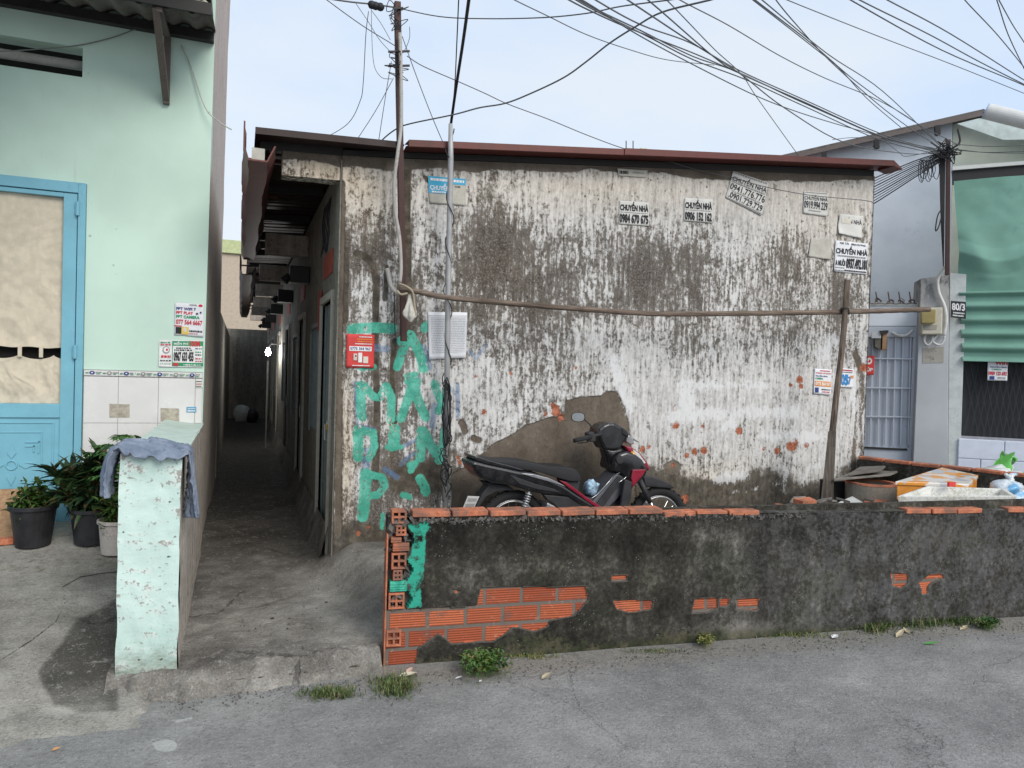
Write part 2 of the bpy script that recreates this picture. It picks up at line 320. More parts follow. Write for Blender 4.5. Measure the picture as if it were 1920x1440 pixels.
def m_low():
    n,col,h,fi,st,sm=grimy('mouldy_plaster',[(0,(.009,.0085,.007)),(.25,(.022,.0205,.017)),(.5,(.05,.046,.038)),(.72,(.12,.112,.096)),(1,(.31,.29,.255))],kd=.95,streak=(3,3,1.4),fine=38)
    m2=n.noise(3,5,.6); col=n.mix(n.mul(n.step(m2,.45,.7),.5),col,n.mix(1,col,(.9,1.02,.82),'MULTIPLY'))
    gk=n.attr('gray'); col=n.mix(n.mul(gk,n.step(n.add(n.mul(sm,.5),n.mul(fi,.5)),.42,.58,.15,1)),col,n.ramp(n.add(n.mul(st,.5),n.mul(fi,.5)),[(.3,(.042,.042,.042)),(.55,(.095,.094,.093)),(.72,(.21,.205,.2))]))
    ms=n.step(n.add(n.attr('moss'),n.mul(n.math('SUBTRACT',fi,.5),1.5)),.45,.75); col=n.mix(n.mul(ms,.7),col,n.mix(n.step(sm,.4,.6),(.03,.04,.016),(.1,.095,.055)))
    sp=n.mul(n.step(n.vor(60),.2,.12),n.step(n.noise(8,3,.6),.56,.62)); col=n.mix(n.mul(sp,.7),col,(.3,.29,.26))
    pj=n.mul(n.math('SUBTRACT',n.noise(22,6,.75),.5),.35); q=n.mul(n.step(n.add(n.attr('grn'),pj),.49,.56),n.step(n.noise(10,7,.72),.38,.5)); col=n.mix(q,col,(.04,.36,.25))
    # exposed hollow-brick courses: brick layout from the wall's own length (attribute u) and height
    u=n.attr('u'); z=n.sep()[2]
    cb=n.n('ShaderNodeCombineXYZ'); n.set(cb.inputs[0],u); n.set(cb.inputs[1],n.add(z,-.0)); 
    bt=n.n('ShaderNodeTexBrick'); n.set(bt.inputs[0],n.map((1,1,1),(.09,.022,0),cb.outputs[0])); bt.inputs['Scale'].default_value=1
    for k,vv in (('Brick Width',.212),('Row Height',.1035),('Mortar Size',.011),('Mortar Smooth',.25)): bt.inputs[k].default_value=vv
    n.set(bt.inputs['Color1'],(.34,.08,.04)); n.set(bt.inputs['Color2'],(.62,.18,.085)); n.set(bt.inputs['Mortar'],(.16,.14,.12))
    wv=n.math('SINE',n.mul(n.add(z,n.mul(n.noise(6,2),.006)),2*PI/.0132)); rib=n.step(wv,-.1,.75); nm=n.math('SUBTRACT',1,bt.outputs['Fac'])
    bc=n.mix(n.mul(n.mul(rib,nm),.75),bt.outputs['Color'],(.15,.04,.022)); bc=n.mix(n.mul(n.step(n.noise(11,6,.7),.52,.68),.55),bc,(.13,.1,.085)); bc=n.mix(n.mul(n.step(fi,.56,.72),.5),bc,(.6,.3,.2))
    jag=n.mul(n.math('SUBTRACT',n.noise(26,5,.7),.5),.16); bs=n.add(n.attr('brk'),jag); be=n.step(bs,.49,.515); ring=n.mul(n.step(bs,.4,.49),n.math('SUBTRACT',1,be))
    col=n.mix(n.mul(ring,.55),col,(.17,.16,.14)); col=n.mix(be,col,bc)
    hh=n.mix(be,n.add(h,.6),n.add(n.mul(nm,.35),n.mul(n.mul(rib,nm),-.12)))
    return n.fin(col,.93,hh,.7,.014,0,.18)
def m_ground(name,stops,a=22,spk=.5,D=None,crack=.5,bs=.35):
    n=NT(name); b=n.noise(1.1,5,.6); md=n.noise(6,7,.65); fi=n.noise(a*4,5,.7); gr=n.vor(75)
    v=n.add(n.add(n.mul(b,.45),n.mul(md,.35)),n.mul(fi,.3)); v=n.math('MULTIPLY_ADD',v,2.4,-.8)
    if D: v=n.add(v,n.mul(n.math('SUBTRACT',.5,n.attr('dirt')),1.0))
    col=n.ramp(v,stops); col=n.mix(n.mul(n.mul(n.step(gr,.34,.12),n.step(n.noise(14,4,.7),.4,.6,.35,1)),spk),col,n.mix(n.step(n.noise(90,2),.45,.55),(.035,.034,.033),(.55,.54,.52)))
    cr=n.vor(1.3,n.map((1,1,1),(3.3,1.1,0),None),'DISTANCE_TO_EDGE'); ck=n.mul(n.step(n.add(cr,n.mul(n.math('SUBTRACT',n.noise(9,6,.7),.5),.12)),.012,.004),n.step(n.noise(.8,3),.5,.56)); col=n.mix(n.mul(ck,crack),col,(.03,.028,.025))
    return n,col,n.math('SUBTRACT',n.add(n.mul(md,.4),n.mul(n.add(fi,gr),.3)),n.mul(ck,.8)),md,fi
def m_road():
    n,col,h,md,fi=m_ground('asphalt',[(0,(.13,.126,.12)),(.35,(.22,.214,.205)),(.6,(.29,.283,.27)),(1,(.44,.43,.41))],spk=.75,crack=.05)
    y=n.attr('dust'); col=n.mix(n.mul(n.step(n.add(y,n.mul(n.math('SUBTRACT',md,.5),1.1)),.35,.8),.75),col,n.ramp(fi,[(.3,(.16,.145,.12)),(.7,(.33,.305,.26))]))
    sv=n.vor(1.7,n.map((1,1.6,1),(1.2,.4,0))); s=n.mul(n.step(n.add(sv,n.mul(n.math('SUBTRACT',md,.5),1.2)),.14,.08),.3); col=n.mix(s,col,(.3,.3,.29))
    big=n.noise(.7,5,.6,n.map((.6,1.4,1))); col=n.mix(n.mul(n.step(big,.48,.6),.2),col,(.12,.12,.118))
    wl=n.step(n.add(n.attr('splat'),n.mul(n.math('SUBTRACT',md,.5),.35)),.48,.54); col=n.mix(n.mul(wl,.7),col,(.5,.5,.48))
    rg=n.noise(38,6,.8); col=n.mix(n.mul(n.step(rg,.52,.66),.45),col,(.07,.068,.065)); col=n.mix(n.mul(n.step(rg,.45,.33),.35),col,(.5,.49,.47)); h=n.add(h,rg)
    return n.fin(col,.88,h,.9,.008,0,.3)
def m_conc(name='old_concrete',st=None):
    n,col,h,md,fi=m_ground(name,st or [(0,(.075,.07,.062)),(.35,(.2,.187,.165)),(.6,(.34,.32,.285)),(1,(.56,.54,.49))],D=True,crack=.5)
    g=n.attr('moss'); col=n.mix(n.mul(n.step(n.add(g,n.mul(n.math('SUBTRACT',md,.5),1.4)),.4,.8),.55),col,(.1,.095,.05))
    w_=n.attr('ck'); ck=n.step(n.add(w_,n.mul(n.math('SUBTRACT',n.noise(18,6,.75),.5),.16)),.5,.53); col=n.mix(n.mul(ck,.85),col,(.03,.028,.024))
    rg=n.noise(24,7,.75); col=n.mix(n.mul(n.step(rg,.5,.66),.5),col,(.085,.077,.064)); col=n.mix(n.mul(n.step(rg,.46,.34),.4),col,(.5,.48,.43))
    return n.fin(col,.9,n.math('SUBTRACT',n.add(h,rg),ck),.75,.016,0,.25)
def m_side(name,c0,c1,c2,streak=(5,5,.35),bs=.4):
    n,col,h,fi,st,sm=grimy(name,[(.1,c0),(.45,c1),(.85,c2)],attrs=False,D=.45,streak=streak); return n.fin(col,.92,h,bs,.01,0,.2)
def m_mint(base=(.56,.73,.63),dirty=.35):
    n=NT('mint_paint'); a=n.noise(1.3,4,.55); b=n.noise(3,7,.66,n.map((6,6,.5))); f=n.noise(55,5,.65)
    col=n.mix(n.step(a,.35,.65),[q*.93 for q in base],[min(1,q*1.05) for q in base])
    col=n.mix(n.mul(n.step(b,.6,.78),dirty),col,(.4,.42,.32)); col=n.mix(n.mul(n.mul(n.step(n.vor(7),.09,.04),n.step(a,.5,.6)),.5),col,(.2,.2,.17))
    w_=n.n('ShaderNodeTexWave'); 
    return n.fin(col,.72,n.add(n.mul(f,.25),n.mul(n.noise(7,3),.75)),.16,.01,0,.3)
def m_chippedmint():
    n=NT('chipped_mint_plaster'); a=n.noise(2.2,5,.6); b=n.noise(9,8,.7,n.map((1,1,2.4))); f=n.noise(40,6,.7); zz=n.sep()[2]
    col=n.mix(n.step(a,.35,.65),(.5,.66,.6),(.6,.75,.69))
    col=n.mix(n.mul(n.step(b,.53,.63),.75),col,(.7,.71,.68)); col=n.mix(n.mul(n.step(n.mul(n.add(b,f),.5),.545,.58),.85),col,(.28,.27,.24))
    col=n.mix(n.mul(n.mul(n.step(n.add(n.vor(17,n.map((1,1,1.5))),n.mul(n.math('SUBTRACT',n.noise(60,5,.8),.5),.9)),.13,.08),n.step(n.noise(6,4,.6),.46,.54)),.9),col,(.05,.05,.045)); 
    lowd=n.step(n.add(zz,n.mul(n.math('SUBTRACT',b,.5),.45)),.26,.02); col=n.mix(n.mul(lowd,.85),col,n.mix(n.step(f,.4,.6),(.07,.075,.04),(.2,.19,.13)))
    return n.fin(col,.85,n.add(n.mul(b,.6),n.mul(f,.4)),.6,.01,0,.25)
def m_emit(c,s):
    n=NT('lamp_glow'); n.set(n.b.inputs['Emission Color'],c); n.b.inputs['Emission Strength'].default_value=s; return n.m
def m_glassy(c,rough=.12): 
    n=NT('dark_glass'); return n.fin(c,rough,None,spec=.6)
def m_metalsheet(name,c,rust,k=.5,rough=.55,metal=.2):
    n=NT(name); a=n.noise(3,6,.65); b=n.noise(2,8,.7,n.map((6,6,1.2))); v=n.add(n.mul(a,.5),n.mul(b,.5))
    col=n.mix(n.mul(n.step(v,.47,.6),k),c,rust); col=n.mix(n.mul(n.step(n.noise(30,5,.7),.56,.7),.35),col,[q*.4 for q in c]); return n.fin(col,rough,v,.15,.006,metal,.35)
M_HERO=m_hero(); M_LOW=m_low(); M_ROAD=m_road(); M_CONC=m_conc()
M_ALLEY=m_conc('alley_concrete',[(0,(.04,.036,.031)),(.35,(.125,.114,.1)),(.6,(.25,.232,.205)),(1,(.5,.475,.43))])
M_SIDE=m_side('stained_side_wall',(.16,.135,.115),(.36,.31,.27),(.52,.47,.41))
M_FLANK=m_side('flank_render',(.24,.2,.175),(.47,.41,.36),(.64,.58,.52),(9,9,.3))
M_FENCE=m_side('stained_fence_side',(.08,.068,.058),(.36,.31,.265),(.58,.53,.45),(8,8,.3))
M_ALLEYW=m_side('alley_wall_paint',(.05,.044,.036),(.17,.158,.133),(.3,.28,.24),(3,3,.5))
M_MINT=m_mint(); M_CMINT=m_chippedmint()
M_BROOF=m_metalsheet('red_brown_sheet',(.14,.045,.038),(.09,.04,.03),.6,.5,.1); M_DROOF=m_metalsheet('dark_brown_sheet',(.045,.03,.028),(.03,.02,.016),.6)
M_CORR=m_metalsheet('old_cement_sheet',(.16,.145,.13),(.07,.06,.055),.7,.85,0)
M_DARKMETAL=plain((.035,.033,.032),.55,.3,dirt=.2); M_RUSTPOST=m_metalsheet('brown_painted_steel',(.07,.036,.032),(.1,.06,.045),.5)
M_PVC=plain((.42,.4,.37),.55,dirt=.25); M_GREYPIPE=plain((.4,.4,.4),.45,.2,dirt=.1); M_CABLE=plain((.02,.02,.022),.6); M_GCABLE=plain((.12,.125,.13),.6)
M_BLUE=plain((.19,.45,.56),.42,var=.07,sc=4,dirt=.03,dcol=(.1,.22,.28)); M_BLACKP=plain((.022,.022,.025),.45,var=.3); M_WOOD=None
def m_wood(name,c0,c1,sc=(30,30,2),rough=.8):
    n=NT(name); a=n.noise(2,8,.65,n.map(sc)); b=n.noise(4,4); col=n.mix(n.step(a,.3,.7),c0,c1); col=n.mix(n.mul(n.step(b,.5,.7),.4),col,[q*.5 for q in c0]); return n.fin(col,rough,a,.5,.006,0,.25)
M_POLEW=m_wood('weathered_pole_wood',(.07,.052,.04),(.24,.185,.145)); M_RAILW=m_wood('weathered_bamboo',(.085,.062,.048),(.26,.2,.155),(2,25,40)); M_PLY=m_wood('plywood',(.3,.17,.09),(.45,.29,.17),(14,14,3)); M_PLANK=m_wood('grey_plank',(.12,.11,.1),(.3,.28,.25),(3,30,30))
M_BRICK=None
def m_brickraw():
    n=NT('hollow_brick_clay'); f=n.noise(45,6,.7); a=n.noise(9,5); col=n.mix(n.step(f,.35,.65),(.4,.13,.07),(.6,.23,.13)); col=n.mix(n.mul(n.step(n.add(n.mul(a,.6),n.mul(f,.4)),.46,.58),.75),col,(.15,.1,.08)); return n.fin(col,.9,f,.6,.004,0,.2)
M_BRICK=m_brickraw(); M_MORTAR=plain((.12,.11,.1),.95,var=.35,bump=.5); M_HOLE=plain((.015,.012,.01),.95)
M_WHITEF=plain((.62,.63,.6),.6,var=.08,sc=7,dirt=.2,dcol=(.25,.24,.2)); M_WHITE=plain((.72,.73,.73),.6,var=.04); M_PAPER=plain((.66,.65,.61),.85,var=.07,sc=9); M_PAPERW=plain((.75,.76,.78),.8,var=.04); M_OLDP=plain((.48,.46,.4),.9,var=.14,sc=10,dirt=.15,dcol=(.25,.22,.18)); M_REDP=plain((.62,.05,.045),.6,var=.12); M_BLUEP=plain((.06,.34,.55),.7,var=.2,dirt=.1,dcol=(.5,.5,.5))
M_NAVYP=plain((.025,.03,.05),.5)
# ================================================================ SETTING: ground sheets
def road():
    mb=MB()
    def lin(a,b,c,n1,n2,n3,lo,hi): return np.unique(np.concatenate([np.linspace(lo,a,n1),np.linspace(a,b,n2),np.linspace(b,hi,n3)]))
    X=lin(-4,8,0,8,440,8,-120,120); Y=lin(.3,4.4,0,6,240,10,-60,160)
    P=[];
    GX,GY=np.meshgrid(X,Y,indexing='ij'); Z=(fbm(GX*1.3,GY*1.3,3)-.5)*.012*((GX>-5)&(GX<9)&(GY<5)&(GY>0)); Z=Z-.002
    k=lambda i,j:i*len(Y)+j
    V=np.stack([GX.ravel(),GY.ravel(),Z.ravel()],1)
    mb.add(V,[(k(i,j),k(i+1,j),k(i+1,j+1),k(i,j+1)) for i in range(len(X)-1) for j in range(len(Y)-1)])
    line=3.773-.0974*(V[:,0]-.753)
    dust=np.exp(-np.abs(V[:,1]-line+.12)/.22)*np.where(V[:,0]>.6,1,.35)+.3*np.exp(-((V[:,0]+1.6)**2/1.2+(V[:,1]-3.1)**2/.15))
    px,py=pix(V); sp=np.maximum.reduce([sdn(x,14) for x in (polysd(px,py,[(285,1395),(305,1384),(330,1390),(335,1405),(315,1412),(292,1406)]),polysd(px,py,[(150,1330),(175,1322),(183,1330),(160,1338)]),polysd(px,py,[(315,1352),(365,1342),(360,1350),(325,1357)]))])
    mb.build('road',M_ROAD,kind='structure',smooth=True,attrs={'dust':dust,'splat':sp})
road()
def ground_patch(name,x0,x1,y0,y1,nx,ny,hf,mat,attrs):
    mb=MB(); out={}
    def fn(U,V):
        x=lerp(x0,x1,U); y=lerp(y0,y1,V**(2.0 if y1>10 else 1)); return np.stack([x,y,hf(x,y)],1)
    mb.grid(fn,nx,ny); V=np.array(mb.v); px,py=pix(V)
    return mb.build(name,mat,kind='structure',smooth=True,attrs=attrs(V,px,py))
def edge(x,y,y0,w=.13): # crumbling front lip: 0 outside, 1 inside
    e=y0+(fbm(x*4,x*0+3,4)-.5)*.2+(fbm(x*18,y*18,3)-.5)*.05; return np.clip((y-e)/w,0,1)**.8
def h_alley(x,y):
    z=.1+.0*y+(fbm(x*2.5,y*1.6,4,5)-.5)*.03
    sm=lambda t:np.clip(t,0,1)**2*(3-2*np.clip(t,0,1))
    z=z+.2*sm((x-.5-.18*np.clip(5.2-y,0,1.3))/.34)*sm((y-3.95)/.5)*(y<5.42)+.05*np.exp(-(((x-.62)/.12)**2+((y-5.6)/.35)**2))+(fbm(x*14,y*14,3,6)-.5)*.012
    z=np.where((x>.74)&(y<3.86),-.06,z)
    z=z+.03*np.clip((y-6)/10,0,1)
    e=edge(x,y,3.66); z=z+(fbm(x*22,y*22,4,14)-.5)*.05*np.exp(-np.abs(y-3.78)/.14); z=z*e-.03*(1-e); return z
def a_alley(V,px,py):
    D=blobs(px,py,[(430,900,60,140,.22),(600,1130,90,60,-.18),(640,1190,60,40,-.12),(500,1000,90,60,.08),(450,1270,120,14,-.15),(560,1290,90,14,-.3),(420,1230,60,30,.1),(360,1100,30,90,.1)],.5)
    D+=.22*np.clip((V[:,1]-4.9)/.8,0,1)+.35*np.clip((V[:,1]-6)/5,0,1)  # floor darkens inward: the alley's shade is painted into its colour
    ms=.45*np.exp(-np.abs(V[:,1]-3.7)/.1)
    ck=np.maximum.reduce([sdn(strokesd(px,py,L_,1.3),14) for L_ in ([(340,1262),(400,1275),(470,1272),(560,1262),(700,1245)],[(430,1300),(500,1306),(540,1285)])])
    return {'dirt':D,'moss':ms,'ck':ck}
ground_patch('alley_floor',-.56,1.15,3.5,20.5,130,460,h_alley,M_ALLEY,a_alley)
def h_fore(x,y):
    z=.36*np.clip((y-3.75)/2.0,0,1)**.8+.05*np.clip((y-3.45)/.3,0,1)+(fbm(x*2,y*2,5,11)-.5)*.035
    e=edge(x,y,3.38+.06*np.sin(x*3),.12)*np.where(y<3.95,np.clip((-.33-x+(fbm(y*9,x*9,3,5)-.5)*.16)/.1,0,1),1); return z*e-.03*(1-e)
def a_fore(V,px,py):
    dk=sdn(polysd(px,py,[(222,1120),(180,1145),(140,1165),(115,1205),(85,1240),(70,1260),(80,1285),(100,1320),(150,1338),(222,1335)]),22)
    D=.5+.42*np.clip((dk-.45)*6,0,1)+blobs(px,py,[(60,1210,60,60,-.25),(110,1120,60,40,-.15),(150,1080,80,30,.05),(60,1060,120,25,-.02),(150,1330,80,12,-.25),(0,1300,60,40,-.2)])
    ms=.5*np.exp(-((py-1050)/45)**2)
    L_=[(225,1072),(190,1075),(150,1082),(118,1100),(122,1128),(105,1165),(60,1200),(5,1235)]; L2=[(0,1255),(40,1290),(70,1345),(120,1350)]
    return {'dirt':D,'moss':ms,'ck':np.maximum(sdn(strokesd(px,py,L_,1.2),14),sdn(strokesd(px,py,L2,1),14))}
ground_patch('forecourt_slab',-4.2,-.265,3.25,6.02,380,270,h_fore,M_CONC,a_fore)
def h_yard(x,y): return .22+(fbm(x*2,y*2,4,21)-.5)*.04+.05*np.clip((y-4.6)/.7,0,1)
ground_patch('yard_floor',1.10,6.6,3.42,5.34,120,40,lambda x,y:np.where(y>3.88-.0974*(x-.753)-.02,h_yard(x,y),-.06),M_CONC,lambda V,px,py:{'dirt':V[:,0]*0+.6,'moss':V[:,0]*0+.3,'ck':V[:,0]*0})
# ================================================================ MAIN SHED BUILDING (shabby rendered row)
BY=5.3; BX0=.66; BX1=5.72
def topz(x): return np.interp(x,[.2,.66,1.03,5.72],[3.10,3.12,3.15,3.60])
bld=thing('rooming_house','long single storey rooming house with stained white render, green graffiti and brown sheet roof','building',(BX0,BY,0))
def hero():
    mb=MB()
    def fn(U,V):
        x=lerp(BX0,BX1,U); t=topz(x); z=V*t; y=BY+(fbm(x*1.1,z*1.1,3,2)-.5)*.008-.002
        return np.stack([x,y,z],1)
    mb.grid(fn,430,290)
    def fn2(U,V): x=lerp(.245,BX0,U); return np.stack([x,x*0+BY+.012,lerp(2.93+.012*U,topz(x),V)],1)
    mb.grid(fn2,36,20)
    V=np.array(mb.v); px,py=pix(V); x=V[:,0];z=V[:,2]
    cem=[polysd(px,py,[(845,960),(848,888),(878,872),(905,850),(925,832),(960,815),(985,798),(1030,783),(1058,778),(1060,752),(1085,745),(1128,742),(1135,733),(1158,735),(1172,765),(1180,800),(1186,860),(1195,960)]),
         polysd(px,py,[(1598,665),(1608,690),(1604,790),(1596,868),(1600,905),(1613,905),(1617,860),(1615,780),(1622,760),(1618,690),(1606,650)]),
         polysd(px,py,[(1242,873),(1262,862),(1280,872),(1272,888),(1250,890)]),polysd(px,py,[(790,328),(812,334),(818,350),(806,348)]),
         strokesd(px,py,[(640,345),(640,470),(636,600),(634,1000)],7),strokesd(px,py,[(866,792),(872,808)],6),strokesd(px,py,[(888,822),(898,826)],6)]
    tp=topz(x)-z; cem.append((.055+.05*(fbm(x*3,x*0,4,9)-.5)*2-tp)*250)
    cemv=sdn(np.maximum.reduce(cem))
    chips=[(1265,766,6),(1267,797,8),(1318,800,5),(1386,808,8),(1204,843,7),(1288,855,6),(1302,847,7),(1320,845,8),(1484,836,11),(1490,830,8),(1457,845,7),(1512,835,6),(1499,712,8),(1501,724,6),(1482,722,5),(1042,770,11),(1023,775,6),(1052,782,8),(1036,760,6),(907,773,6),(858,858,6),(862,868,6),(1284,935,9),(1262,872,5),(698,508,4),(690,988,5),(672,1000,6),(1620,690,9),(1216,838,5),(892,705,4),(1196,855,4),(1432,842,4),(958,700,4),(1080,690,4)]
    cpv=sdn(np.maximum.reduce([r-np.hypot(px-a,(py-b)*.85) for a,b,r in chips]))
    G=[([(660,617),(700,614),(735,616)],11),([(676,690),(700,688)],7),([(768,630),(752,665),(745,688)],9),([(770,628),(786,660),(794,692)],10),([(755,640),(772,636)],12),
       ([(676,722),(677,760),(678,782)],10),([(684,724),(700,744),(712,746),(722,728)],8),([(724,724),(734,745),(733,788)],9),
       ([(762,705),(780,702)],6),([(772,722),(764,750),(752,785)],9),([(776,722),(786,755),(798,782)],10),([(765,716),(782,716)],9),
       ([(815,720),(822,742),(828,752)],9),([(838,726),(822,772)],8),
       ([(672,806),(672,856)],11),([(676,806),(700,812),(702,838),(692,858)],8),([(740,806),(738,836)],12),([(726,838),(752,838)],6),
       ([(790,808),(788,858)],10),([(794,808),(808,835),(824,862)],10),([(834,806),(828,850)],8),
       ([(686,888),(684,930),(680,968)],12),([(690,890),(716,894),(722,912),(708,928),(694,930)],8),([(768,872),(780,868),(770,882)],7),([(788,898),(796,912),(798,922)],10),([(756,928),(768,932)],7),([(718,965),(716,990)],5),([(832,612),(836,640)],8),([(800,610),(796,616)],9)]
    grn=sdn(np.maximum.reduce([strokesd(px,py,l,w) for l,w in G]))
    B_=[([(668,720),(672,800),(700,806)],6),([(690,845),(684,885)],8),([(795,650),(806,690)],6),([(760,658),(745,682)],5),([(814,760),(810,800)],6),([(780,826),(752,838)],5),([(775,850),(752,870)],5),([(880,658),(893,672),(912,645)],4),([(858,722),(858,780)],5),([(700,652),(725,654)],8),([(838,720),(856,740)],4),([(788,706),(775,745)],4),([(722,880),(745,895)],6)]
    blu=sdn(np.maximum.reduce([strokesd(px,py,l,w) for l,w in B_]))
    W_=[([(1282,567),(1340,570),(1425,574)],4),([(1165,563),(1190,562)],5),([(1285,718),(1345,722)],6),([(1285,724),(1290,762)],10),([(1350,722),(1440,723)],4),([(1265,777),(1355,777)],6),([(1360,800),(1382,775),(1420,772),(1490,773)],6),([(1430,818),(1540,820)],4),([(1335,655),(1345,668)],8),([(1360,658),(1370,664)],7),([(1350,895),(1392,892)],14),([(1470,880),(1475,925)],6),([(1505,905),(1512,880),(1535,872)],7),([(1540,660),(1560,640)],12),([(1600,700),(1602,770)],4),([(1180,900),(1205,905)],5),([(930,800),(1000,775),(1040,770)],6),([(1150,680),(1180,760)],12),([(1372,925),(1470,905)],3),([(1610,700),(1612,860)],3)]
    wht=sdn(np.maximum.reduce([strokesd(px,py,l,w) for l,w in W_]))*.9+blobs(px,py,[(1420,790,240,110,.32),(1240,800,80,120,.25),(880,760,80,60,.25),(1560,700,60,150,.25),(700,640,30,60,.22),(820,770,40,60,.2),(1110,640,50,50,.2),(1180,660,90,60,.25),(690,760,30,60,.25),(800,640,30,80,.2)])
    D=(vnoise(x*2.7+5,z*.35)-.5)*.22+(vnoise(x*9,z*.5,4)-.5)*.16+blobs(px,py,[(930,450,45,105,.62),(870,480,40,60,.18),(1050,510,130,80,.28),(1240,505,50,80,.42),(1330,500,110,70,.16),(1130,420,30,60,.1),(1465,470,45,70,.32),(1300,500,16,70,.25),(1075,590,50,20,.25),(1020,560,30,40,.2),(1195,520,18,70,.3),(1572,575,24,75,.6),(880,600,60,40,.14),(1440,600,60,60,.2),(1560,480,20,60,.1),
        (690,430,34,50,.22),(648,560,12,110,.55),(706,740,8,200,.55),(702,470,34,26,.4),(690,500,20,14,.3),(762,420,9,160,.95),(768,590,20,60,.7),(748,660,8,70,.5),(785,770,10,60,.3),(800,900,90,60,.5),(735,860,22,40,.5),(760,790,24,18,.35),(715,990,60,60,.5),(740,700,8,90,.45),
        (1400,690,60,60,.12),(1300,640,60,50,.15),(1010,640,90,60,.12),(1480,640,40,30,.15),(1180,570,90,24,.18),(660,340,40,20,.15),(1615,430,10,90,.15),
        (1450,760,230,110,-.42),(1100,640,90,50,-.08),(880,750,70,60,-.3),(705,620,26,90,-.15),(650,830,16,140,-.12),(1250,780,90,90,-.35),(1560,820,60,90,-.18),(1500,385,190,60,-.5),(1150,360,350,50,-.45),(820,390,50,60,-.28),(690,345,70,50,-.4),(840,500,26,70,-.15),(600,305,60,20,-.28),(820,700,20,80,-.15),(1200,680,60,60,-.12)],.47)
    moss=np.clip((py-850-18*np.sin(px*.03))/75,0,1)*1.0*np.where(px>1190,1,.0)+.75*np.clip((py-940)/60,0,1)*(px<760)+blobs(px,py,[(800,905,55,40,.75),(745,900,24,30,.6),(840,850,40,16,.55),(790,880,40,16,.5),(765,830,26,16,.4),(860,815,20,18,.5),(1300,920,100,30,.25),(1380,890,50,20,-.35),(700,475,30,26,.42),(690,500,18,10,.3),(762,420,7,150,.6),(640,520,10,60,.4)])
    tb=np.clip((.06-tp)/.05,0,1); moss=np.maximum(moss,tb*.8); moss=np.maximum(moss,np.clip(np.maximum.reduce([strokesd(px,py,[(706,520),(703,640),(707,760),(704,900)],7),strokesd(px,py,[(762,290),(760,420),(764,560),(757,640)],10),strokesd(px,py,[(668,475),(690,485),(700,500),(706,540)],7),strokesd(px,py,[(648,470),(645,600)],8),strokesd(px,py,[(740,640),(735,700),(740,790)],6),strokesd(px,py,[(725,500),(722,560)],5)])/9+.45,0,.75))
    warm=blobs(px,py,[(600,310,80,60,.95),(690,380,60,80,.5),(1150,350,420,60,.45),(1560,420,120,90,.35),(650,850,14,160,.9),(735,740,6,90,.8),(735,820,6,40,.9),(1320,920,120,50,.6),(930,520,90,80,.25)])
    # damaged plaster stands back a little
    inset=(cemv>.5)*.006; yy=V[:,1]+inset; mb.v=list(zip(V[:,0],yy,V[:,2]))
    mb_n=len(mb.v)
    mb.box(BX0+.001,BX1-.001,BY+.03,BY+.2,-.2,3.08); mb.box(.246,BX0,BY+.03,BY+.14,2.935,3.09)
    mb.add([(BX0,BY-.01,0),(BX0,BY+.2,0),(BX0,BY+.2,3.12),(BX0,BY-.01,3.12)],[(0,1,2,3)]); mb.add([(BX1,BY-.01,0),(BX1,BY+.2,0),(BX1,BY+.2,3.6),(BX1,BY-.01,3.6)],[(3,2,1,0)])
    mb.add([(.245,BY+.012,2.93),(.245,BY+.14,2.93),(.245,BY+.14,3.1),(.245,BY+.012,3.1)],[(0,1,2,3)]); mb.add([(.245,BY+.01,2.93),(BX0,BY+.01,2.942),(BX0,BY+.15,2.942),(.245,BY+.15,2.93)],[(0,1,2,3)])
    ex=len(mb.v)-mb_n; pad=lambda a,v=0:np.concatenate([a,np.full(ex,v)])
    mb.build('rendered_front_wall',M_HERO,bld,smooth=False,attrs={'dirt':pad(D,.6),'moss':pad(moss,.3),'cem':pad(cemv),'chip':pad(cpv),'grn':pad(grn),'blu':pad(blu),'wht':pad(wht),'warm':pad(warm,.5)})
hero()
# right flank and rear, so the shed is solid
MB().box(BX1-.15,BX1-.01,BY+.2,19.6,-.2,3.55).box(BX0+.2,BX1-.2,19.45,19.6,-.2,3.3).build('rear_wall',M_SIDE,bld)
# --- roof in two sheets, profile runs front to back
def roofsheet(name,xa,xb,za,zb,y0,y1,mat,th=.02):
    mb=MB(); n=int((y1-y0)/.04)
    pitch=.19
    def fn(U,V):
        y=lerp(y0,y1,V); x=lerp(xa,xb,U); ph=(y-y0)%pitch/pitch; z=lerp(za,zb,U)+.022*np.clip(1-np.abs(ph-.5)*6,0,1)
        return np.stack([x,y,z],1)
    mb.grid(fn,6,n); V=list(mb.v); N=len(V); F_=list(mb.f); mb.add([(a,b,c-th*.3) for a,b,c in V],[tuple(q[::-1]) for q in F_])
    return mb.build(name,mat,bld)
roofsheet('roof_sheet',.06,1.07,3.155,3.205,5.12,19.7,M_DROOF); roofsheet('roof_sheet',1.10,5.85,3.215,3.69,5.14,19.7,M_BROOF)
fl=MB()
def flash(a,b,za,zb,y,h,lip): 
    fl.hexa([(a,y,za-h),(b,y,zb-h),(b,y+.012,zb-h),(a,y+.012,za-h),(a,y,za+.03),(b,y,zb+.03),(b,y+.012,zb+.03),(a,y+.012,za+.03)]); fl.hexa([(a,y+.012,za+.022),(b,y+.012,zb+.022),(b,y+.14,zb+.03),(a,y+.14,za+.03),(a,y+.012,za+.03),(b,y+.012,zb+.03),(b,y+.14,zb+.038),(a,y+.14,za+.038)])
flash(1.10,2.9,3.215,3.395,5.12,.02,0); flash(2.86,5.76,3.395,3.681,5.11,.024,0)
